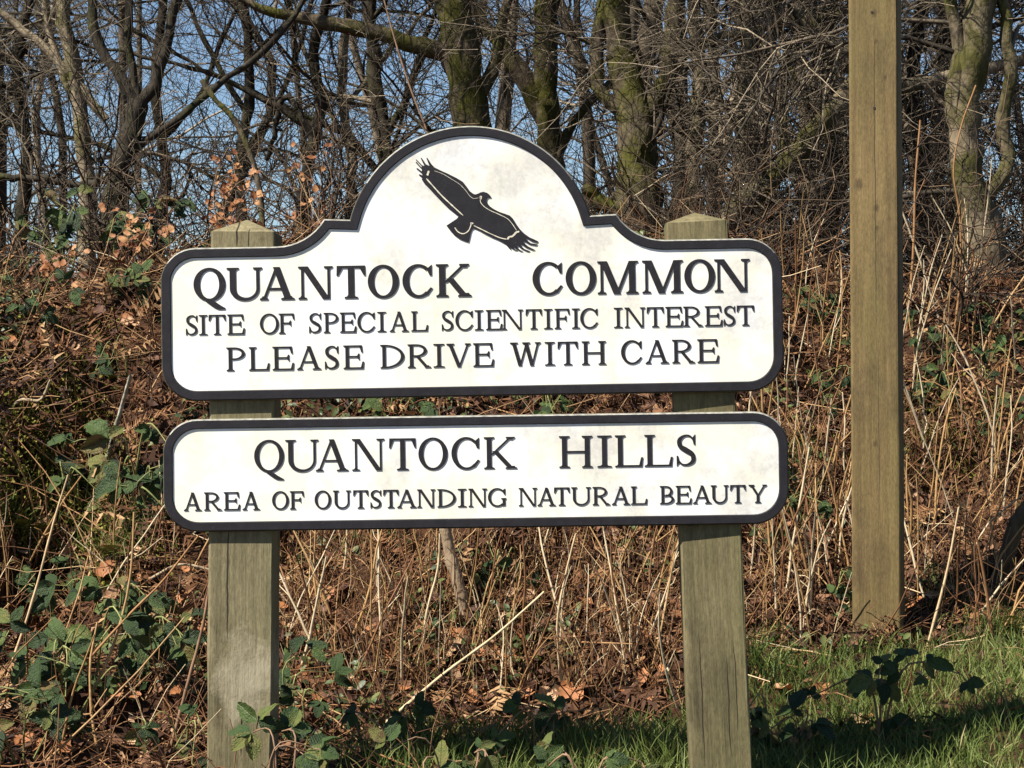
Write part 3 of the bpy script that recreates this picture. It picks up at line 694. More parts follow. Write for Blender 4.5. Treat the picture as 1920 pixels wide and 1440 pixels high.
def offset(poly, d):
    p = np.array(poly); n = len(p); out = []
    for i in range(n):
        a, b_, c = p[i - 1], p[i], p[(i + 1) % n]
        e1 = (b_ - a) / np.linalg.norm(b_ - a); e2 = (c - b_) / np.linalg.norm(c - b_)
        n1 = np.array([-e1[1], e1[0]]); n2 = np.array([-e2[1], e2[0]])
        m_ = n1 + n2; m_ /= np.linalg.norm(m_); k = d / max(0.35, float(m_ @ n1)); out.append(b_ + m_ * k)
    return [tuple(v) for v in out]
def arc(cx, cy, r, a0, a1, n):
    return [(cx + r * math.cos(math.radians(a0 + (a1 - a0) * i / n)), cy + r * math.sin(math.radians(a0 + (a1 - a0) * i / n))) for i in range(n + 1)]

BT = 0.009                 # plate thickness
def make_board(outline, border, name_root, centre, theta, front_D, label):
    """counter-clockwise outline in metres (x right, z up), plate + raised border"""
    n = len(outline)
    back = outline; rim = offset(outline, 0.0012)
    V = [(x, BT, z) for x, z in back] + [(x, 0.002, z) for x, z in back] + [(x, 0.0, z) for x, z in rim]
    Fc = []; mi = []
    for k in range(n):
        j = (k + 1) % n
        Fc.append((k, n + k, n + j, j)); mi.append(1); Fc.append((n + k, 2 * n + k, 2 * n + j, n + j)); mi.append(1)
    Fc.append(tuple(range(2 * n, 3 * n))); mi.append(0)
    Fc.append(tuple(range(n - 1, -1, -1))); mi.append(1)
    me = pymesh('sign_board', V, Fc, [M['sign_white'], M['sign_edge']])
    me.polygons.foreach_set('material_index', mi)
    o = link('sign_board', me, name_root)
    c = W(centre[0], centre[1], front_D)
    o.location = Vector((c.x, c.y, c.z)) - name_root.location; o.rotation_euler = (0, -theta, 0)
    o['label'] = label
    l0 = offset(outline, -0.0004); l1 = offset(outline, 0.0026); l2 = offset(outline, border - 0.0022); l3 = offset(outline, border)
    V = [(x, 0.003, z) for x, z in l0] + [(x, -0.0030, z) for x, z in l1] + [(x, -0.0030, z) for x, z in l2] + [(x, 0.001, z) for x, z in l3]
    Fc = []
    for r in range(3):
        for k in range(n):
            j = (k + 1) % n; Fc.append((r * n + k, (r + 1) * n + k, (r + 1) * n + j, r * n + j))
    me = pymesh('border', V, Fc, [M['sign_black'], M['sign_pale']])
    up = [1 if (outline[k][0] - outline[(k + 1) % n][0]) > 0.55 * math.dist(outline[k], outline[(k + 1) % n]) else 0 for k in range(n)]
    me.polygons.foreach_set('material_index', up + [0] * (2 * n))       # paler material on the upward-facing outer chamfer
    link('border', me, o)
    return o

def put_letters(board, centre, th_, text, spans, base, cap, thick, thin, raise_=0.0013):
    """spans: (x0,x1) per letter in photo px; base: ((px,py),(px,py)) on the baseline"""
    z0 = sum(local(*b_, centre, th_)[1] for b_ in base) / 2
    bl = lambda px: base[0][1] + (px - base[0][0]) * (base[1][1] - base[0][1]) / (base[1][0] - base[0][0])
    for c, (a, b_) in zip(text.replace(' ', ''), spans):
        x0 = local(a, bl(a), centre, th_)[0]; x1 = local(b_, bl(b_), centre, th_)[0]
        H = cap * 1e-3; w = (x1 - x0) / H
        V, Fc = prism([(g_, [(x * H, z * H) for x, z in p]) for g_, p in glyph(c, w, thick, thin)], raise_)
        o = link('letter', pymesh('letter', V, Fc, M['sign_black']), board, (x0, 0, z0))

D_SIGN = 3.6
sx, sy_ = -0.05, 3.68
sign = empty('road_sign', (0.0, 3.68, float(height(0.0, 3.68))))
tag(sign, 'black and white two-board sign lettered QUANTOCK COMMON on two weathered wooden posts', 'sign')

C1, T1 = (883, 493.0), math.radians(1.0)
hw, R_c = 0.583, 0.066
top_z, step_z, apex_z, bot_z = 0.037, 0.085, 0.257, -0.250
Rd = 0.234; cz = apex_z - Rd
ang = math.degrees(math.acos(0.227 / Rd)); junction_z = cz + Rd * math.sin(math.radians(ang))
out = []
out += arc(-hw + R_c, bot_z + R_c, R_c, 180, 270, 10) + arc(hw - R_c, bot_z + R_c, R_c, 270, 360, 10) + arc(hw - R_c, top_z - R_c, R_c, 0, 90, 10)
Rv = 0.106
ae = math.degrees(math.asin(0.090 / Rv)); zv = top_z + Rv * (1 - math.cos(math.radians(ae)))
out += [(0.364 - Rv * math.sin(math.radians(a)), top_z + Rv * (1 - math.cos(math.radians(a)))) for a in np.linspace(0, ae, 9)]
out += [(0.274 - 0.003, step_z - 0.0004)] if abs(zv - step_z) > 0.002 else []
dome0 = math.degrees(math.asin((step_z - cz) / Rd))
out += arc(0, cz, Rd, dome0, 180 - dome0, 48)
out += [(-0.364 + Rv * math.sin(math.radians(a)), top_z + Rv * (1 - math.cos(math.radians(a)))) for a in np.linspace(ae, 0, 9)]
out += arc(-hw + R_c, top_z - R_c, R_c, 90, 180, 10)[:-1]
b1 = make_board(out, 0.0195, sign, C1, T1, D_SIGN, 'upper white board with dome, black border and flying bird of prey')
z1 = lambda X: 290 + X / 4.8
z2 = lambda X: 690 + X / 4.8
z3 = lambda X: 1090 + X / 4.8
def sp(f, *v): return [(f(v[i]), f(v[i + 1])) for i in range(0, len(v), 2)]
put_letters(b1, C1, T1, 'QUANTOCKCOMMON',
            sp(z1, 352, 640, 652, 970, 948, 1258, 1295, 1605, 1640, 1900) + sp(z2, 0, 280, 312, 585, 615, 930, 1482, 1755) + [(z2(1780), z3(135))] + sp(z3, 148, 512, 550, 915, 928, 1205, 1200, 1517),
            ((390, 564.5), (1370, 547.0)), 61.5, 0.19, 0.075)
put_letters(b1, C1, T1, 'SITEOFSPECIALSCIENTIFICINTEREST',
            sp(z1, 280, 390, 400, 475, 488, 640, 655, 808, 948, 1118, 1118, 1255, 1388, 1503, 1522, 1655, 1668, 1812) + [(z1(1825), z2(65))]
            + sp(z2, 85, 163, 195, 365, 390, 537, 662, 772, 787, 947, 960, 1038, 1062, 1205, 1205, 1395, 1420, 1565, 1583, 1660, 1680, 1812, 1835, 1905) + [(1088, z3(150))]
            + sp(z3, 293, 370, 390, 575, 590, 742, 757, 912, 918, 1092, 1112, 1267, 1280, 1388, 1400, 1556),
            ((359, 629.5), (1398, 609.0)), 37.5, 0.135, 0.065)
put_letters(b1, C1, T1, 'PLEASEDRIVEWITHCARE',
            sp(z1, 648, 815, 850, 1030, 1062, 1250, 1282, 1497, 1530, 1660, 1700, 1880) + sp(z2, 112, 328, 358, 565, 590, 688, 708, 925, 948, 1130, 1280, 1555, 1592, 1682, 1708, 1890)
            + sp(z3, 5, 222, 358, 548, 577, 787, 818, 1020, 1045, 1235),
            ((440, 695.5), (1330, 679.5)), 44, 0.145, 0.065)

BIRD = [(243,172),(310,240),(335,248),(293,160),(303,155),(352,230),(390,246),(357,160),(367,155),(412,226),(450,265),(520,300),(600,335),(700,385),(765,425),(810,480),(845,530),(880,558),(905,568),(935,560),(965,545),(1000,538),
 (1040,550),(1065,570),(1085,595),(1080,606),(1055,603),(1040,615),(1032,640),(1045,672),(1075,705),(1120,735),(1180,765),(1240,785),(1295,805),(1330,840),(1370,905),(1410,960),(1460,1010),(1520,1052),(1570,1073),(1615,1096),
 (1600,1110),(1545,1096),(1490,1064),(1478,1074),(1530,1116),(1606,1129),(1590,1143),(1520,1131),(1458,1096),(1447,1106),(1500,1152),(1577,1191),(1550,1195),(1480,1167),(1428,1131),(1416,1140),(1460,1181),(1522,1206),(1495,1212),(1430,1182),
 (1387,1146),(1376,1155),(1405,1188),(1442,1208),(1410,1206),(1360,1177),(1338,1157),(1345,1180),(1382,1199),(1345,1193),(1302,1164),(1309,1193),(1280,1166),(1250,1130),(1180,1090),(1100,1055),(1020,1015),(950,975),(892,950),(870,965),(855,1010),
 (845,1060),(832,1107),(790,1095),(730,1070),(670,1025),(620,970),(582,918),(640,880),(700,840),(720,815),(680,785),(600,720),(520,640),(440,555),(380,490),(330,440),(305,400),(312,383),(270,347),(282,340),(312,354),(306,330),
 (243,277),(258,272),(305,308),(306,286),(235,206),(245,200),(300,262),(306,250),(238,178)]
zb = lambda p: local(740 + p[0] / 6, 270 + p[1] / 6, C1, T1)
V, Fc = prism([[zb(p) for p in BIRD]], 0.0014)
link('bird_emblem', pymesh('bird_emblem', V, Fc, M['sign_black']), b1)
LINES = [([(355,388),(430,472),(540,592),(650,695),(770,805)], 12), ([(862,892),(852,932),(822,985),(770,1010),(715,990),(675,940)], 11), ([(890,918),(980,962),(1100,1020),(1200,1060),(1262,1072)], 9),
         ([(1268,1074),(1290,1045),(1320,1040),(1345,1020),(1368,995),(1402,985)], 20), ([(968,590),(965,650),(1000,698),(1060,740),(1180,795),(1280,850),(1330,910),(1372,975)], 7), ([(970,585),(968,625)], 24),
         ([(445,302),(530,332),(640,395),(740,462),(800,525),(850,590),(880,612),(945,606)], 4), ([(384,302),(368,355)], 22), ([(850,890),(885,895)], 18)]
m_line = plain('emblem_pale_line', (0.62, 0.58, 0.45), 0.6, 0.3, 90)
for pts, wd in LINES:
    n = 5 * len(pts); R = resample(np.array([(*zb(p), 0) for p in pts]), n)[:, :2]
    T = np.gradient(R, axis=0); T /= np.linalg.norm(T, axis=1, keepdims=True); N = np.stack([-T[:, 1], T[:, 0]], 1)
    hwid = (wd / 6 * 1e-3 / 2) * rng.uniform(0.75, 1.2, n)[:, None]; hwid[0] *= .4; hwid[-1] *= .4
    a, c = R + N * hwid, R - N * hwid
    link('emblem_line', pymesh('emblem_line', *prism([[tuple(a[i]), tuple(a[i + 1]), tuple(c[i + 1]), tuple(c[i])] for i in range(n - 1)], 0.0018, 0.0), m_line), b1)

C2, T2 = (892.0, 884.5), math.radians(0.8)
hw2, hh2, R2 = 0.5865, 0.1055, 0.066
out2 = arc(-hw2 + R2, -hh2 + R2, R2, 180, 270, 10) + arc(hw2 - R2, -hh2 + R2, R2, 270, 360, 10) + arc(hw2 - R2, hh2 - R2, R2, 0, 90, 10) + arc(-hw2 + R2, hh2 - R2, R2, 90, 180, 10)[:-1]
out2 = [p for i, p in enumerate(out2) if i == 0 or math.dist(p, out2[i - 1]) > 1e-6]
if math.dist(out2[0], out2[-1]) < 1e-6: out2.pop()
b2 = make_board(out2, 0.0188, sign, C2, T2, D_SIGN + 0.001, 'lower white board lettered QUANTOCK HILLS with black border')
put_letters(b2, C2, T2, 'QUANTOCKHILLS',
            sp(z1, 897, 1165, 1178, 1475, 1450, 1742) + [(z1(1778), z2(148))] + sp(z2, 192, 432, 455, 718, 752, 1008, 1045, 1340) + [(z2(1722), z3(100))] + sp(z3, 145, 272, 305, 550, 570, 817, 855, 1035),
            ((500, 885), (1290, 873.5)), 59.5, 0.15, 0.058)
put_letters(b2, C2, T2, 'AREAOFOUTSTANDINGNATURALBEAUTY',
            sp(z1, 262, 420, 445, 602, 622, 765, 790, 945, 1057, 1207, 1217, 1340, 1440, 1588, 1605, 1765, 1787, 1922) + sp(z2, 20, 122, 137, 275, 262, 435, 443, 605, 625, 790, 808, 885, 905, 1070, 1080, 1240, 1357, 1522, 1525, 1687, 1675, 1815) + [(z2(1830), z3(85))]
            + sp(z3, 102, 257, 275, 437, 447, 590, 707, 835, 850, 990, 1005, 1170, 1165, 1325, 1340, 1480, 1507, 1670),
            ((360, 956.5), (1420, 943.5)), 34, 0.145, 0.07)

def timber(name, parent, width, depth, hgt, material, bev=0.005, cap=0.0, apex=(0.5, 0.5)):
    """square post, arrises rounded, base at z=0; optional pyramid cap"""
    w, d = width / 2, depth / 2
    ring_ = []
    for cx, cy, a in ((w - bev, d - bev, 0), (-w + bev, d - bev, 90), (-w + bev, -d + bev, 180), (w - bev, -d + bev, 270)):
        ring_ += [(cx + bev * math.cos(math.radians(a + t)), cy + bev * math.sin(math.radians(a + t))) for t in (0, 30, 60, 90)]
    n = len(ring_); zs = np.linspace(0, hgt, 14); V = []; Fc = []
    for z in zs: V += [(x + rng.normal(0, .0004), y + rng.normal(0, .0004), z) for x, y in ring_]
    for i in range(len(zs) - 1):
        for k in range(n): j = (k + 1) % n; Fc.append((i * n + k, i * n + j, (i + 1) * n + j, (i + 1) * n + k))
    t = (len(zs) - 1) * n
    if cap:
        V.append((0, 0, hgt + cap))
        for k in range(n): Fc.append((t + k, t + (k + 1) % n, len(V) - 1))
    else: Fc.append(tuple(range(t, t + n)))
    return link(name, pymesh(name, V, Fc, material), parent)

POST_F = D_SIGN + BT + 0.001                       # front face of the posts
def sign_post(x_top, y_sh, cap_px, x_bot, wpx, yaw_, label, material):
    k = POST_F / F_PX
    t = W(x_top, y_sh, POST_F); bt = W(x_bot, 1400, POST_F)
    lean = math.atan2(t.x - bt.x, t.z - bt.z)
    zb_ = -0.15; xb = bt.x + (zb_ - bt.z) * math.tan(lean)
    o = timber('post', sign, wpx * k, 0.12, (t.z - zb_) / math.cos(lean), material, 0.004, cap_px * k)
    o.location = Vector((xb, POST_F + 0.06, zb_)) - sign.location; o.rotation_euler = (0, lean, math.radians(yaw_)); o['label'] = label
    return o
# post-local z: 0 at z=-0.15 (buried), so photo py -> z_local = CAM_Z+0.15-(py-720)*POST_F/F_PX
zl = lambda py: CAM_Z + 0.15 - (py - 720) * POST_F / F_PX
wl = wood('weathered_post_pale', (0.105, 0.087, 0.046), (0.25, 0.212, 0.118), (0.062, 0.052, 0.026), [(-0.023, zl(1200), zl(985), 0.0016), (0.004, zl(1420), zl(1310), 0.0016), (-0.012, zl(465), zl(400), 0.0016), (0.012, zl(470), zl(425), 0.001)], (0.15, 0.138, 0.07), (0.012, zl(1275), 0.055, 0.08))
wr_ = wood('weathered_post_green', (0.080, 0.067, 0.033), (0.205, 0.170, 0.088), (0.036, 0.030, 0.017), [(0.02, zl(1420), zl(1230), 0.0012), (-0.03, zl(1440), zl(1180), 0.0011), (0.035, zl(1380), zl(1200), 0.001)], (0.125, 0.117, 0.048))
sign_post(455, 434, 27, 448, 120, 0, 'pale grey timber post with scraped patch and pyramid top', wl)
sign_post(1309, 415, 22, 1354, 115, -3.0, 'leaning greenish timber post with pyramid top', wr_)

# the tall squared post on its own
D_P = 4.72; kp = D_P / F_PX
wp = wood('tall_post_wood', (0.088, 0.060, 0.025), (0.182, 0.129, 0.056), (0.058, 0.040, 0.020), [(0.004, 1.0, 1.75, 0.0008), (0.009, 0.5, 0.98, 0.0005), (-0.002, 1.8, 2.5, 0.0005)], (0.130, 0.108, 0.038), None, 0.5, [(0.004, 1.78, .009), (0.008, 1.71, .006), (0.006, 1.30, .008), (-0.036, 1.36, .014), (0.008, 1.25, .007), (0.03, 1.62, .006), (0.0, 0.72, .007)])
bp = W(1658, 1210, D_P)
pole = empty('timber_post', (bp.x, D_P + 0.06, float(height(bp.x, D_P + 0.06))))
tag(pole, 'tall square brown timber post standing alone beside the sign, rising out of view', 'post')
sh = timber('shaft', pole, 90 * kp, 90 * kp, 3.1, wp, 0.006); yaw = math.radians(-17)
sh.location = (0, 0, -0.25); sh.rotation_euler = (0, math.radians(-0.35), yaw)
for (lx, py) in ((-0.001, 22), (0.003, 202)):
    me = pymesh('nail_hole', [(0.0035 * math.cos(a), 0, 0.0035 * math.sin(a)) for a in np.linspace(0, 2 * math.pi, 9)[:-1]] + [(0.002 * math.cos(a), 0.004, 0.002 * math.sin(a)) for a in np.linspace(0, 2 * math.pi, 9)[:-1]],
                [(k, (k + 1) % 8, 8 + (k + 1) % 8, 8 + k) for k in range(8)] + [tuple(range(8))], M['hole'])
    o = link('nail_hole', me, sh); o.location = (lx, -45 * kp - 0.0006, CAM_Z - (py - 720) * kp - pole.location.z + 0.25)

# ------------------------------------------------------------------ ground cover (stuff)
def leaf_tmpl():
    tv = np.array([(0, -.5, 0), (-.24, -.2, .07), (0, -.2, 0), (.24, -.2, .07), (-.27, .15, .10), (0, .15, .02), (.27, .15, .10), (0, .5, .10)], float)
    tf = np.array([(0, 2, 1), (0, 3, 2), (1, 2, 5), (1, 5, 4), (2, 3, 6), (2, 6, 5), (4, 5, 7), (5, 6, 7)])
    return tv, tf
LV = np.array([(0, -.5, .05), (-.27, .02, .12), (0, 0, 0), (.27, -.02, .12), (0, .5, .08)]); LF = np.array([(0, 2, 1), (0, 3, 2), (1, 2, 4), (2, 3, 4)])
def normals(x, y, e=0.03):
    hx = (height(x + e, y) - height(x - e, y)) / (2 * e); hy = (height(x, y + e) - height(x, y - e)) / (2 * e)
    n = np.stack([-hx, -hy, np.ones_like(hx)], 1); return n / np.linalg.norm(n, axis=1, keepdims=True)
def align(nrm):
    """rotation taking z to the slope's normal"""
    z = nrm; x = np.cross(np.array([0, 1, 0.0])[None], z); x /= np.linalg.norm(x, axis=1, keepdims=True); y = np.cross(z, x)
    return np.stack([x, y, z], 2)

def grassy(x, y):      # 1 on the grass verge
    t = toe(x); return smooth((t - 0.02 - y + 0.25 * vnoise(x * 3, y * 3)) / 0.25) * smooth((x + 0.5 + 0.3 * vnoise(x * 2 + 7, y * 2)) / 0.5)

n = 95000
x = rng.uniform(-2.3, 2.6, n); y = rng.uniform(3.3, 7.2, n)
keep = (rng.random(n) > 0.95 * grassy(x, y)) & (np.abs(x) < y * 0.30 + 0.25) & (rng.random(n) < 0.55 + 1.6 * vnoise(x * 3.4 + 9, y * 3.4)); x, y = x[keep], y[keep]
A = align(normals(x, y)) @ rotmats(len(x), None, rng.normal(0, .55, len(x)), rng.normal(0, .55, len(x)))
pos = np.stack([x, y, height(x, y) + rng.uniform(0.0, 0.03, len(x))], 1)
V, Fq, r = scatter(LV, LF, pos, A, rng.uniform(0.014, 0.042, len(x)) * (1 + .5 * (rng.random(len(x)) > .92)), 0.09)
patch = np.repeat(vnoise(x * 2.2, y * 2.2, 2) + .5 * vnoise(x * 6, y * 6), len(LV)) * 0.6
tag(link('leaf_litter', mesh_np('leaf_litter', V, Fq, M['litter'], smooth=False, rnd=np.clip(r * 0.9 + patch, 0, 1))), 'brown dead leaves covering the hedge bank', 'leaf litter', kind='stuff')

# broken bracken and dead stalk bits lying at all angles
def debris(n, L, rad, key, name, label, cat, up=0.35, ylim=(3.5, 7.0), xl=(-2.2, 2.5), gk=0.95, S=4, k=3, tfun=None):
    x = rng.uniform(*xl, n); y = rng.uniform(*ylim, n)
    keep = (rng.random(n) > gk * grassy(x, y)) & (np.abs(x) < y * 0.30 + 0.2)
    if tfun is not None: keep &= rng.random(n) < tfun(x, y)
    x, y = x[keep], y[keep]; m_ = len(x)
    nr = normals(x, y); d = rng.normal(size=(m_, 3)); d = d - (d * nr).sum(1, keepdims=True) * nr * (1 - up) ; d += nr * up * 0.6
    d /= np.linalg.norm(d, axis=1, keepdims=True); d[:, 2] = np.where(d[:, 2] < -0.5, -d[:, 2], d[:, 2])
    P, R = walk(np.stack([x, y, height(x, y) + rng.uniform(-0.005, 0.03, m_)], 1), d, L * rng.uniform(0.4, 1.6, m_), rad * rng.uniform(0.5, 1.4, m_), S, 0.16, 0.5, 0.0004)
    V, Qd, ti = tubes(P, R, k)
    tag(link(name, mesh_np(name, V, Qd, M[key], rnd=rng.random(m_)[ti])), label, cat, kind='stuff')
debris(17000, 0.13, 0.0015, 'bracken', 'bracken_litter', 'broken reddish bracken stems littering the bank', 'bracken')
debris(1500, 0.28, 0.0022, 'bracken', 'bracken_stems', 'longer bent bracken stems tangled over the bank', 'bracken', 0.5)
debris(800, 0.26, 0.0017, 'straws', 'straw_litter', 'pale straw lying tangled across the bank', 'straw', 0.45)

# bracken fronds gone brown: feathery fragments
def fronds(n):
    x = rng.uniform(-2.2, 2.5, n); y = rng.uniform(4.2, 7.0, n); keep = rng.random(n) > 0.98 * grassy(x, y); x, y = x[keep], y[keep]; m_ = len(x)
    tv, tf = [], []
    for s in range(9):
        yy = s / 9; L = 0.30 * (1 - yy) + 0.05
        for sg in (-1, 1):
            o = len(tv); tv += [(0, yy, 0), (sg * L, yy + 0.10, -0.08), (0, yy + 0.055, 0)]; tf.append((o, o + 1, o + 2))
    o = len(tv); tv += [(-.012, 0, 0), (.012, 0, 0), (0, 1, -.05)]; tf.append((o, o + 1, o + 2))
    A = align(normals(x, y)) @ rotmats(m_, None, rng.normal(0.1, .4, m_), rng.normal(0, .6, m_))
    V, Fq, r = scatter(np.array(tv), np.array(tf), np.stack([x, y, height(x, y) + rng.uniform(0.01, 0.05, m_)], 1), A, rng.uniform(0.06, 0.17, m_), 0.02)
    tag(link('bracken_fronds', mesh_np('bracken_fronds', V, Fq, M['bracken'], rnd=r)), 'collapsed feathery bracken fronds matted over the bank', 'bracken', kind='stuff')
fronds(2600)

# standing thin dead grass in the middle of the bank
def dead_grass(n):
    px = np.concatenate([rng.uniform(520, 1290, n), rng.uniform(1400, 1900, n // 2), rng.uniform(-40, 400, n // 8)])
    py = np.concatenate([rng.uniform(1020, 1340, n), rng.uniform(820, 1200, n // 2), rng.uniform(900, 1440, n // 8)])
    p, D = ghit(px, py); m_ = len(p)
    d = np.stack([rng.normal(0, .28, m_), rng.normal(-.1, .2, m_), np.ones(m_)], 1); d /= np.linalg.norm(d, axis=1, keepdims=True)
    P, R = walk(p, d, rng.uniform(0.05, 0.20, m_), rng.uniform(0.0007, 0.0016, m_), 6, 0.12, 0.4, 0.0004)
    V, Qd, ti = tubes(P, R, 3)
    tag(link('dead_grass', mesh_np('dead_grass', V, Qd, M['straws'], rnd=(rng.random(m_) ** 1.5)[ti])), 'thin russet dead grass standing along the foot of the bank', 'dead grass', kind='stuff')
dead_grass(900)

# green grass on the verge and tufts on the bank
def grass(n):
    x = rng.uniform(-1.6, 2.3, n); y = rng.uniform(3.3, 5.4, n)
    pr = grassy(x, y) * (0.55 + 0.9 * (vnoise(x * 5, y * 5) + .5)) ; keep = rng.random(n) < pr; x, y = x[keep], y[keep]
    bx = []; 
    for (qx, qy, k) in ((60, 985, 140), (250, 990, 160), (1480, 880, 150), (1500, 960, 120), (700, 1010, 60), (190, 1040, 200), (1790, 1130, 250), (1880, 1170, 350), (1440, 1240, 300), (1720, 860, 250)):
        p, _ = ghit(qx + rng.normal(0, 40, k), qy + rng.normal(0, 22, k)); bx.append(p[:, :2])
    bx = np.vstack(bx); x = np.concatenate([x, bx[:, 0]]); y = np.concatenate([y, bx[:, 1]]); m_ = len(x)
    d = np.stack([rng.normal(0, .38, m_), rng.normal(-.05, .38, m_), np.ones(m_)], 1); d /= np.linalg.norm(d, axis=1, keepdims=True)
    L = rng.uniform(0.03, 0.095, m_) * (0.7 + 0.6 * (vnoise(x * 4 + 3, y * 4) + .5)); S = 4
    P = np.zeros((m_, S, 3)); P[:, 0] = np.stack([x, y, height(x, y) - 0.004], 1)
    bend = rng.normal(0, .35, (m_, 3)); bend[:, 2] = -0.25
    for s in range(1, S):
        P[:, s] = P[:, s - 1] + d * (L / (S - 1))[:, None]; d = d + bend * 0.55; d /= np.linalg.norm(d, axis=1, keepdims=True)
    side = np.cross(d, rng.normal(size=(m_, 3))); side /= np.linalg.norm(side, axis=1, keepdims=True)
    wd = rng.uniform(0.0011, 0.0026, m_)[:, None]
    V = np.zeros((m_, 7, 3))
    for s in range(3): V[:, 2 * s] = P[:, s] - side * wd * (1 - .25 * s); V[:, 2 * s + 1] = P[:, s] + side * wd * (1 - .25 * s)
    V[:, 6] = P[:, 3]
    o = (np.arange(m_) * 7)[:, None]
    Fq = np.concatenate([o + np.array([[0, 1, 3, 2]]), o + np.array([[2, 3, 5, 4]])]); Ft = o + np.array([[4, 5, 6]])
    tag(link('grass', mesh_np('grass', V.reshape(-1, 3), [Fq, Ft], M['grass'], rnd=np.repeat(np.clip(rng.beta(2, 2.6, m_) + 0.25 * vnoise(x * 3, y * 3, 1), 0, 1), 7))), 'green grass of the roadside verge', 'grass', kind='stuff')
grass(95000)

# moss cushions on the bank: short dense tufts
def moss():
    pts = []
    for (qx, qy, sx_, sy2, k) in tuple((a_, b_, c_, d_, int(e_ * 2.2)) for a_, b_, c_, d_, e_ in ((100, 790, 60, 60, 1500), (60, 960, 60, 40, 900), (210, 1040, 50, 40, 900), (1745, 825, 45, 40, 2600), (1770, 800, 60, 40, 900), (120, 640, 70, 40, 700), (900, 1200, 80, 50, 400), (1480, 860, 40, 30, 400), (170, 900, 60, 60, 900))):
        p, _ = ghit(qx + rng.normal(0, sx_, k), qy + rng.normal(0, sy2, k)); pts.append(p)
    p = np.vstack(pts); m_ = len(p); p[:, 2] += 0.004
    tv = np.array([(-.12, 0, 0), (.12, 0, 0), (0, .25, 1.0), (-.3, .1, .6), (.3, .05, .7)]); tf = np.array([(0, 1, 2), (0, 2, 3), (1, 4, 2)])
    A = align(normals(p[:, 0], p[:, 1])) @ rotmats(m_, None, rng.normal(0, .5, m_), rng.normal(0, .5, m_))
    V, Fq, r = scatter(tv, tf, p, A, rng.uniform(0.006, 0.019, m_))
    tag(link('moss', mesh_np('moss', V, Fq, M['moss'], rnd=r)), 'yellow green moss cushions on the bank face', 'moss', kind='stuff')
moss()

# small green leaves creeping through the litter in clumps
def creeping(n):
    x = rng.uniform(-1.9, 2.2, n); y = rng.uniform(4.0, 6.6, n)
    keep = rng.random(n) < np.clip((vnoise(x * 2.6 + 5, y * 2.6, 1) * 2.6 - 0.15), 0, 1) * (1 - grassy(x, y)); x, y = x[keep], y[keep]; m_ = len(x)
    tv = np.array([(0, -.5, 0), (-.26, -.2, .06), (0, -.15, 0), (.26, -.2, .06), (-.24, .15, .05), (0, .15, -.01), (.24, .15, .05), (0, .55, -.06)])
    tf = np.array([(0, 2, 1), (0, 3, 2), (1, 2, 5), (1, 5, 4), (2, 3, 6), (2, 6, 5), (4, 5, 7), (5, 6, 7)])
    A = align(normals(x, y)) @ rotmats(m_, None, rng.normal(0, .5, m_), rng.normal(0, .5, m_))
    V, Fq, r_ = scatter(tv, tf, np.stack([x, y, height(x, y) + rng.uniform(.012, .06, m_)], 1), A, rng.uniform(0.010, 0.030, m_), 0.02)
    tag(link('ground_cover', mesh_np('ground_cover', V, Fq, M['creep'], rnd=r_)), 'small green leaves creeping through the litter on the bank', 'ground cover', kind='stuff')
M['creep'] = stuff_mat('creeping_leaves', [(0.0, (0.018, 0.032, 0.010)), (0.6, (0.045, 0.068, 0.018)), (1.0, (0.11, 0.115, 0.035))], 0.5, 0.3)
creeping(44000)

# ------------------------------------------------------------------ single dead stalks
def stalk_mesh(seed):
    r_ = np.random.default_rng(seed); S = 9; P = np.zeros((1, S, 3)); d = np.array([0, 0, 1.0]); bend = r_.normal(0, .025, 3); bend[2] = 0
    for s in range(1, S):
        P[0, s] = P[0, s - 1] + d / (S - 1); d = d + bend + r_.normal(0, .035, 3) * (1.0 if s % 3 else 2.0); d /= np.linalg.norm(d)
    R = np.linspace(1, .55, S)[None] * 0.0085 * r_.uniform(.75, 1.25)
    R[0, ::3] *= 1.22
    V, Qd, _ = tubes(P, R, 5)
    if seed % 2:                                    # side shoots, some snapped short
        for _k in range(int(r_.integers(1, 4))):
            s = int(r_.integers(2, S - 1)); a = r_.uniform(0, 6.28); dd = np.array([math.cos(a) * .7, math.sin(a) * .7, .8]); L_ = r_.uniform(.05, .28)
            q = np.array([P[0, s], P[0, s] + dd * L_ * .5, P[0, s] + (dd + r_.normal(0, .2, 3)) * L_])[None]; v2, q2, _ = tubes(q, np.array([[.6, .5, .35]]) * R[0, s], 4)
            Qd = np.vstack([Qd, q2 + len(V)]); V = np.vstack([V, v2])
    return mesh_np('dry_stalk', V, Qd, M['straw'])
M['bleached'] = plain('bleached_straw', (0.46, 0.37, 0.24), 0.6, 0.25, 30); M['golden'] = plain('golden_straw', (0.31, 0.185, 0.075), 0.6, 0.3, 30); M['russet'] = plain('russet_straw', (0.17, 0.080, 0.036), 0.65, 0.3, 30)
STALKS = [stalk_mesh(100 + i) for i in range(14)]
TINTS = ['bleached', 'golden', 'russet']; STALK_SET = {}
for t_ in TINTS:
    STALK_SET[t_] = []
    for me in STALKS:
        c_ = me.copy(); c_.materials[0] = M[t_]; STALK_SET[t_].append(c_)
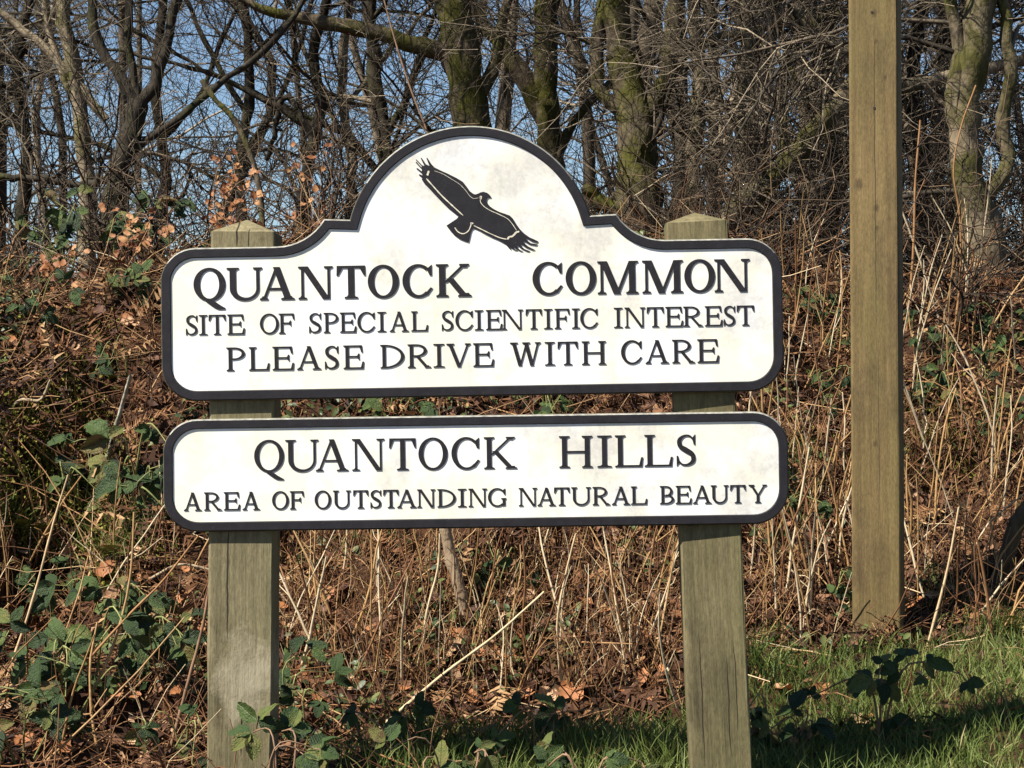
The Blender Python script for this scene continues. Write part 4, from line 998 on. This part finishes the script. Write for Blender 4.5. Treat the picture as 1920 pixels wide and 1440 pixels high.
def stalks(n, xr, yr, lr, lean, where, group, tint=(0.3, 0.45, 0.25), towards=('the pale post', 'the leaning post'), zsink=0.02):
    px = rng.uniform(*xr, n); py = rng.uniform(*yr, n); p, D = ghit(px, py)
    for i in range(n):
        f = rng.random(); L = (lr[0] + (lr[1] - lr[0]) * f) * D[i] / F_PX
        q = Vector((rng.normal(0, lean) , rng.normal(-0.12, lean * 0.6), 1)).normalized(); t_ = TINTS[rng.choice(3, p=tint)]
        o = link('dry_stalk', STALK_SET[t_][rng.integers(14)], None, p[i] - np.array([0, 0, zsink]), Vector((0, 0, 1)).rotation_difference(q) @ Quaternion((0, 0, 1), rng.uniform(0, 6.28)), None)
        th_ = rng.uniform(0.7, 1.2) * min(1.0, 0.36 / L) if L > 0.36 else rng.uniform(0.8, 1.35)
        o.scale = (L * th_, L * th_, L)
        pose = 'upright' if abs(q.x) < 0.12 else ('leaning towards ' + towards[0] if q.x < 0 else 'leaning towards ' + towards[1])
        tag(o, f"{'long' if f > 0.5 else 'short'} {t_} stalk {pose}, {where}", 'dry stalk', group)
stalks(105, (530, 1280), (1090, 1330), (110, 320), 0.28, 'below the lower board', 'dry stalks between the sign posts')
stalks(60, (1400, 1610), (880, 1220), (150, 330), 0.22, 'growing between leaning post and tall post', 'dry stalks between sign post and tall post', towards=('the sign', 'the tall post'))
stalks(55, (1705, 1930), (850, 1210), (130, 330), 0.25, 'low on the bank past the tall post', 'dry stalks past the tall post', towards=('the tall post', 'the mossy stub'))
stalks(48, (1470, 1930), (560, 760), (150, 330), 0.20, 'high on the bank around the tall post', 'tall canes on the upper bank', (0.5, 0.35, 0.15), ('the sign', 'the twisted tree'))
stalks(32, (-10, 390), (1000, 1430), (100, 300), 0.42, 'among the brambles before the pale post', 'dry stalks among the brambles', (0.25, 0.35, 0.4), ('the open end', 'the sign'))

def cane(name, pts, wpx, key, label, cat, D=None, k=7, tip=0.6, group=None, sink=True, near=0.02):
    """traced stem: pts in photo px; the last point stands on the ground unless D is given"""
    if D is None:
        p, dd = ghit([pts[-1][0]], [pts[-1][1]]); D = float(dd[0])
        L = [W(a, c, D - near * (len(pts) - 1 - i)) for i, (a, c) in enumerate(pts)]
    else: L = [W(q[0], q[1], D if len(q) < 3 else q[2]) for q in pts]
    if sink: L.append(L[-1] + (L[-1] - L[-2]).normalized() * 0.05)
    base = np.array(L[-1]); A4 = resample(np.array([(*v, 0) for v in L]), 5 * len(L))[:, :3]
    R = np.linspace(tip, 1, len(A4)) * wpx * 0.5 / F_PX * D * rng.uniform(.9, 1.1, len(A4))
    V, Qd, _ = tubes(A4[None], R[None], k); N_ = len(V)
    V = V + rng.normal(0, 1, V.shape) * (wpx * 0.03 / F_PX * D)
    me = mesh_np(name, V - base, [Qd], M[key]); 
    o = link(name, me, None, base); tag(o, label, cat, group); return o
cane('dry_stalk', [(128, 890), (105, 965), (60, 1130), (8, 1285)], 6, 'straw', 'long orange straw leaning over the brambles at the open end', 'dry stalk')
cane('dry_stalk', [(252, 960), (243, 1090), (205, 1230), (160, 1322)], 6.5, 'straw', 'long bleached straw leaning across the bramble leaves', 'dry stalk')
cane('dry_stalk', [(372, 1005), (300, 1095), (245, 1150), (140, 1275), (110, 1330)], 6, 'straw', 'brown straw slanting down across the bleached one', 'dry stalk')
cane('dry_stalk', [(395, 1080), (385, 1150), (350, 1290), (318, 1410)], 8, 'brown_stem', 'thick brown cane leaning against the pale sign post', 'dry stalk')
cane('dry_stalk', [(1830, 160), (1803, 235), (1788, 320), (1799, 400), (1800, 520), (1785, 660)], 5, 'straw', 'tall forked yellow cane in front of the twisted tree', 'dry stalk')
cane('dry_stalk', [(1726, 225), (1717, 330), (1712, 480), (1700, 620)], 6, 'straw', 'tall bleached cane close beside the tall post', 'dry stalk')
cane('dry_stalk', [(1800, 440), (1826, 480), (1800, 530), (1740, 590), (1702, 610)], 5, 'straw', 'cane bent over in a hook beside the tall post', 'dry stalk')
cane('dry_stalk', [(1798, 950), (1778, 1060), (1735, 1225)], 6, 'straw', 'straight pale stalk leaning at the grass edge past the tall post', 'dry stalk')
cane('dry_stalk', [(1832, 1010), (1850, 1110), (1862, 1195)], 6.5, 'straw', 'stout pale stalk leaning towards the mossy stub', 'dry stalk')
cane('dry_stalk', [(1920, 670), (1850, 685), (1790, 700), (1740, 715)], 6, 'straw', 'long pale cane lying level across the bank past the tall post', 'dry stalk')
cane('dry_stalk', [(1930, 505), (1880, 580), (1850, 640), (1835, 690)], 5, 'straw', 'slanting cane above the level one past the tall post', 'dry stalk')
cane('dry_stalk', [(1080, 1000), (1060, 1080), (1045, 1170), (1048, 1240), (1055, 1295)], 6, 'straw', 'bleached wavy stalk under the middle of the lower board', 'dry stalk')
cane('dry_stalk', [(825, 1000), (822, 1060), (800, 1150), (792, 1235)], 6.5, 'straw', 'orange stalk beside the fallen branch under the sign', 'dry stalk')
cane('dry_stalk', [(1020, 1110), (930, 1190), (830, 1265), (735, 1345)], 7, 'straw', 'long straw slanting down to the grass under the sign', 'dry stalk', near=-0.07)
cane('dry_stalk', [(980, 1000), (985, 1090), (980, 1180), (1000, 1290)], 6, 'straw', 'upright straw crossing the slanting one under the sign', 'dry stalk')
cane('thin_twig', [(715, -20, 6.6), (742, 80, 6.6), (775, 180, 6.6), (800, 245, 6.6), (815, 420, 6.6), (820, 560, 6.6)], 5, 'brown_stem', 'long thin reddish twig hanging over the sign dome', 'twig', D=6.6)
cane('broken_branch', [(378, 150, 6.4), (402, 185, 6.4), (436, 220, 6.4), (468, 285, 6.4), (486, 350, 6.4), (492, 470, 6.4), (494, 570, 6.4)], 13, 'bark_moss', 'snapped mossy sapling stem sticking up behind the sign post', 'branch', D=6.4, tip=0.75)
cane('splintered_stick', [(245, 703), (230, 755), (212, 820), (205, 850), (188, 885)], 13, 'lichen', 'pale lichen-covered stick standing out of the bank', 'stick', tip=0.45, near=0.06)
cane('fallen_branch', [(828, 940), (842, 1030), (858, 1090), (874, 1160)], 25, 'bark_stick', 'thick brown branch leaning down the bank under the sign', 'branch', tip=0.85, near=0.0)
cane('mossy_stub', [(1945, 930), (1905, 985), (1888, 1040), (1870, 1085)], 34, 'bark_moss', 'short mossy stub of branch at the grass edge', 'branch', tip=0.95)
cane('fallen_stick', [(95, 712), (75, 750), (40, 750), (20, 765)], 8, 'bark_stick', 'bent grey stick lying above the burrow', 'stick')
cane('fallen_stick', [(420, 1075), (330, 1060), (300, 1075), (258, 1100)], 7, 'bark_stick', 'thin pale stick lying behind the pale sign post', 'stick')
cane('fallen_stick', [(225, 1178), (180, 1180), (150, 1182), (0, 1195)], 5, 'bark_stick', 'level grey stick lying through the brambles', 'stick')

# single fallen leaves that show largest
def curled(seed):
    r_ = np.random.default_rng(seed); s = np.linspace(-.5, .5, 7); V = []; 
    for i, t in enumerate(s):
        wv = 0.30 * math.sqrt(max(0.0, 1 - (2 * t) ** 2)) * (1 + .2 * r_.normal())
        cz = r_.normal(0, .03) + .35 * t * t * r_.uniform(-1, 1.5)
        V += [(-wv, t, cz + wv * r_.uniform(.1, .7)), (0, t, cz), (wv, t, cz + wv * r_.uniform(.1, .7))]
    Q_ = [(3 * i + j, 3 * i + j + 1, 3 * i + j + 4, 3 * i + j + 3) for i in range(6) for j in range(2)]
    return np.array(V), np.array(Q_)
CURL = [curled(300 + i) for i in range(8)]
DEAD = [mesh_np('fallen_leaf', v, q, M['leaf1']) for v, q in CURL]
BEECH = [mesh_np('dry_leaf', v + np.array([0, .5, 0]), q, M['beech']) for v, q in CURL]
LEAFT = {'dark brown': plain('leaf_dark_brown', (0.075, 0.034, 0.019), 0.75, 0.4, 3), 'orange': plain('leaf_orange', (0.25, 0.10, 0.036), 0.7, 0.35, 3), 'pale tan': plain('leaf_pale_tan', (0.33, 0.20, 0.11), 0.7, 0.3, 3)}
LEAF_SET = {}
for t_, m_ in LEAFT.items():
    LEAF_SET[t_] = []
    for me in DEAD: c_ = me.copy(); c_.materials[0] = m_; LEAF_SET[t_].append(c_)
def fallen(n, xr, yr, where, grp, size=(0.03, 0.06), tint=(0.3, 0.45, 0.25)):
    p, D = ghit(rng.uniform(*xr, n), rng.uniform(*yr, n)); nr = normals(p[:, 0], p[:, 1])
    for i in range(n):
        q = Vector((0, 0, 1)).rotation_difference(Vector(nr[i]) + Vector(rng.normal(0, .35, 3))) @ Quaternion((0, 0, 1), rng.uniform(0, 6.28))
        f = rng.random(); t_ = list(LEAFT)[rng.choice(3, p=tint)]; k_ = rng.integers(8)
        o = link('fallen_leaf', LEAF_SET[t_][k_], None, p[i] + nr[i] * 0.016, q, size[0] + f * (size[1] - size[0])); tag(o, f"{'large' if f > 0.5 else 'small'} {t_} dead leaf {where}", 'leaf', grp)
fallen(60, (0, 380), (1000, 1440), 'on the ground before the pale sign post', 'fallen leaves among the brambles')
fallen(95, (530, 1280), (1120, 1330), 'at the foot of the bank below the sign', 'fallen leaves below the sign')
fallen(50, (1710, 1920), (1040, 1180), 'at the grass edge past the tall post', 'fallen leaves past the tall post')
fallen(60, (0, 300), (490, 700), 'high on the bank beside the upper board', 'fallen leaves high on the bank')
fallen(12, (1400, 1700), (1290, 1420), 'lying in the verge grass by the leaning post', 'fallen leaves in the grass', (0.045, 0.07), (0.0, 0.7, 0.3))

# ------------------------------------------------------------------ brambles: each plant a thing, each leaf a part
def bramble_leaf(seed, ser=True):
    r_ = np.random.default_rng(seed); n = 9; V = []; F0 = r_.uniform(.05, .6); D0 = r_.uniform(-.55, .0); W0 = r_.uniform(.8, 1.15); tw = r_.normal(0, .25)
    for i in range(n):
        t = i / (n - 1); wv = 0.36 * (math.sin(math.pi * min(1, t * 0.94 + 0.03)) ** 0.75) * (1.12 - .45 * t)
        if ser: wv *= (1.0 if i % 2 else 0.88)
        wv *= W0
        if i in (0, n - 1): wv = 0.008
        dr = D0 * t * t + 0.08 * t + r_.normal(0, .018); fold = F0 + r_.normal(0, .08)
        V += [(-wv, t + (.03 if i % 2 else 0), dr + wv * fold - wv * tw * t), (-wv * .5, t, dr + wv * fold * .6), (0, t, dr), (wv * .5, t, dr + wv * fold * .6), (wv, t + (.03 if i % 2 else 0), dr + wv * fold + wv * tw * t)]
    Q_ = [(5 * i + j, 5 * i + j + 1, 5 * i + j + 6, 5 * i + j + 5) for i in range(n - 1) for j in range(4)]
    return mesh_np('leaf', np.array(V), np.array(Q_), M['bramble'])
BL = [bramble_leaf(500 + i) for i in range(14)]
def bramble(px, py, wpx, hpx, n, size, label, D=None, stem='green_stem', group='brambles on the bank and verge', meshes=None, leafname='leaf', cat='bramble', nst=3, trio=True, front=0.8, name='bramble'):
    """px,py: middle of the spray in photo px, half-sizes wpx,hpx, n leaf clusters, leaf length in px"""
    meshes = meshes or BL
    if D is None:
        p, dd = ghit([px], [py + hpx * 0.8]); D = float(dd[0]) - 0.06; base = Vector(p[0])
    else:
        b0 = W(px, py, D); base = Vector((b0.x, D, float(height(b0.x, D))))
    k = D / F_PX; root = empty(name, base); tag(root, label, cat, group)
    per = -(-n // nst)
    Ps = []
    for s in range(nst):
        e = W(px + rng.uniform(-1, 1) * wpx, py + rng.uniform(-1, 1) * hpx, D + rng.uniform(-.10, .08)); e.z = max(e.z, float(height(e.x, e.y)) + 0.03)
        mid = (base + e) / 2 + Vector((rng.normal(0, .03), -0.03, 0.05 + 0.25 * (e - base).length))
        mid.z = max(mid.z, float(height(mid.x, mid.y)) + .03)
        c0 = resample(np.array([(*(base + Vector((rng.normal(0, .02), 0, -.03))), 0), (*mid, 0), (*e, 0)]), 12)[:, :3]; Ps.append(c0)
        R = np.linspace(0.0032, 0.0014, 12) * (size / 60) ** .5 * rng.uniform(.8, 1.2)
        V, Qd, _ = tubes(c0[None], R[None], 6); st_ = link('stem', mesh_np('stem', V - np.array(base), Qd, M[stem]), root)
        for i in range(per):
            t = rng.uniform(.3, 1.0) if i else 1.0
            q = c0[min(11, int(t * 11))]; ang = rng.uniform(0, 2 * math.pi)
            d = Vector((math.cos(ang), -front * rng.uniform(.2, 1), math.sin(ang) * .8 + .25)).normalized()
            pet = rng.uniform(0.15, 0.5) * size * k
            tipp = Vector(q) + d * pet
            Pp = np.linspace(q, tipp, 4)[None]; V, Qd, _ = tubes(Pp, np.full((1, 4), 0.0011), 4); link('petiole', mesh_np('petiole', V - np.array(base), Qd, M[stem]), st_)
            tris = ((0, 0.0, 1.0), (1, 1.15, .85), (2, -1.15, .85)) if trio else ((0, rng.normal(0, .4), 1.0),)
            up = Vector((rng.normal(0, .35), -1.0, rng.uniform(.1, .9))).normalized()         # the leaf's upper side looks out and up to the light
            for _, aa, ss in tris:
                dd = Quaternion(up, aa) @ d; dd = (dd - up * dd.dot(up) + Vector((0, 0, -.25))).normalized()
                xax = dd.cross(up).normalized(); nz = xax.cross(dd).normalized(); Mx = Matrix((xax, dd, nz)).transposed()
                s_ = size * k * ss * rng.uniform(.5, 1.35)
                link(leafname, meshes[rng.integers(len(meshes))], root, tipp - base, Mx.to_quaternion() @ Quaternion((0, 1, 0), rng.normal(0, .3)), s_)
    return root

BR = [ # px,py,w,h,n,size,label,D
 (60, 1230, 60, 60, 6, 62, 'bramble with broad pale-veined leaves under the orange straw', None),
 (215, 1170, 90, 45, 8, 55, 'dense bramble in front of the burrow bank, crossed by the bleached straw', None),
 (270, 1230, 70, 50, 7, 60, 'dark bramble beside the pale sign post', None),
 (120, 1290, 90, 40, 5, 48, 'bramble with arching green cane over the dead leaves', 4.0),
 (45, 1360, 60, 60, 4, 60, 'dark bramble at the very foot of the open bank', 3.8),
 (110, 1110, 40, 30, 4, 38, 'small fresh green bramble above the broad-leaved one', None),
 (250, 850, 50, 60, 5, 60, 'bramble with large grey-green leaves beside the pale lichen stick', None),
 (275, 930, 40, 40, 4, 66, 'bramble with drooping leaves next to the end of the lower board', None),
 (150, 880, 60, 50, 4, 44, 'small bramble beneath the pale lichen stick', None),
 (230, 690, 40, 20, 3, 30, 'small two-leaved bramble above the pale lichen stick', None),
 (270, 530, 50, 50, 6, 36, 'green bramble on the bank crest against the rounded end of the upper board', None),
 (120, 400, 70, 40, 8, 40, 'leafy green bramble on the skyline at the open end', 6.3),
 (220, 385, 60, 35, 8, 38, 'leafy green bramble on the skyline below the forked tree', 6.3),
 (330, 410, 60, 40, 8, 34, 'dark bramble on the skyline beside the pale post top', 6.4),
 (60, 560, 60, 40, 5, 32, 'sparse bramble on the upper bank above the bent stick', None),
 (70, 460, 60, 30, 6, 32, 'dark bramble creeping along the bank crest', None),
 (960, 1085, 25, 18, 2, 40, 'bramble with one round leaf under the middle of the sign', None),
 (740, 762, 35, 12, 3, 44, 'bramble showing through the gap between the two boards', None),
 (1010, 762, 40, 12, 3, 40, 'bramble in the gap between boards near the leaning post', None),
 (1540, 580, 60, 25, 8, 26, 'small-leaved dark bramble between the sign and the tall post', None),
 (1570, 740, 40, 25, 4, 34, 'bramble with dark oval leaves against the tall post', None),
 (1550, 640, 40, 25, 3, 28, 'sparse bramble midway between the sign and the tall post', None),
 (1600, 1120, 35, 50, 5, 32, 'bramble at the foot of the tall post on the sign side', None),
 (1500, 1010, 40, 50, 5, 30, 'bramble behind the stalks beside the leaning post', None),
 (1735, 730, 35, 30, 4, 34, 'pale glossy bramble just past the tall post', None),
 (1830, 700, 60, 30, 6, 28, 'bramble trailing over the upper bank past the tall post', None),
 (1870, 620, 50, 30, 5, 28, 'bramble below the twisted tree', None),
 (1740, 640, 40, 25, 4, 26, 'small bramble among the tall canes', None),
 (1890, 790, 40, 40, 4, 30, 'bramble above the burrow past the tall post', None),
 (1740, 1095, 30, 15, 3, 24, 'low fresh green bramble past the foot of the tall post', None),
 (160, 1230, 60, 40, 6, 56, 'bramble with long hanging leaves between the crossing straws', None),
 (330, 1190, 50, 50, 6, 48, 'bramble pushing against the pale sign post below the lower board', None),
 (60, 1150, 50, 40, 5, 44, 'bramble with wine-dark leaves above the arching green cane', None),
 (330, 1390, 50, 40, 4, 44, 'low bramble in the leaf litter at the foot of the pale sign post', None),
 (590, 1290, 25, 60, 4, 46, 'bramble with hanging dark leaf beside the pale sign post', 4.0),
]
for (px, py, w_, h_, n_, s_, lab, D) in BR: bramble(px, py, w_ * 1.4, h_ * 1.3, int(n_ * 1.35 + .5), s_ * 0.78, lab, D, nst=4)
# roadside brambles in front of the sign
for (px, py, w_, h_, n_, s_, lab, D) in [
 (1660, 1290, 150, 45, 9, 46, 'dark bramble spray arching over the grass in front of the tall post', 4.02),
 (1475, 1350, 70, 40, 6, 48, 'dark bramble crowding against the foot of the leaning post', 3.95),
 (1120, 1420, 130, 30, 6, 56, 'dark roadside bramble in front of the sign next to the leaning post', 3.4),
 (1000, 1405, 90, 25, 6, 44, 'low bramble trailing through the grass fringe under the lower board', 3.9),
 (700, 1410, 80, 25, 6, 44, 'low bramble at the grass fringe near the pale sign post', 3.9),
 (860, 1415, 130, 30, 6, 52, 'dark roadside bramble under the middle of the sign', 3.4),
 (520, 1400, 60, 35, 5, 62, 'bramble sprig with pale-edged leaves in front of the pale sign post', 3.45)]:
    bramble(px, py, w_ * 1.2, h_, int(n_ * 1.3), s_ * 0.85, lab, D, stem='brown_stem', nst=4)

# saplings that kept their dry leaves
for (px, py, w_, h_, n_, s_, lab, D) in [
 (440, 350, 65, 75, 90, 17, 'beech sapling thick with orange dry leaves behind the pale post top', 6.2),
 (590, 340, 55, 65, 36, 15, 'thin beech sapling with a few dry leaves beside the sign dome', 6.3),
 (260, 440, 70, 50, 48, 17, 'beech sapling with dry leaves on the crest beside the upper board', 6.1),
 (120, 500, 80, 40, 36, 16, 'low beech sprouts with dry leaves on the upper bank', 6.0)]:
    bramble(px, py, w_, h_, n_, s_, lab, D, 'brown_stem', 'saplings holding dry leaves', BEECH, 'dry_leaf', 'sapling', 8, False, 0.5, 'beech_sapling')

# ferns
def fern(px, py, size, label, n=4):
    p, D = ghit([px], [py]); base = Vector(p[0]); root = empty('fern', base); tag(root, label, 'fern', 'small ferns on the bank'); s0 = size * float(D[0]) / F_PX
    for i in range(n):
        tv, tf = [], []
        for s in range(13):
            t = s / 13; L = 0.26 * math.sin(math.pi * (t * .8 + .2)) + .02
            zc = .45 * t - .6 * t * t
            for sg in (-1, 1):
                o = len(tv); tv += [(0, t, zc), (sg * L * .6, t + .02, zc - .01), (sg * L, t + .06, zc - .05), (sg * L * .55, t + .07, zc - .01), (0, t + .05, zc)]; tf.append((o, o + 1, o + 2, o + 3, o + 4))
        me = pymesh('frond', tv, tf, M['fern'])
        link('frond', me, root, (0, 0, 0.01), (rng.uniform(.1, .6), rng.normal(0, .2), rng.uniform(2.0, 4.3)), s0 * rng.uniform(.7, 1.1))
fern(215, 1060, 90, 'yellow green fern on the bank above the brambles', 5)
fern(50, 1010, 70, 'low fern at the open end of the bank', 4)
fern(1895, 1190, 60, 'bright green leafy fern at the grass edge', 5)
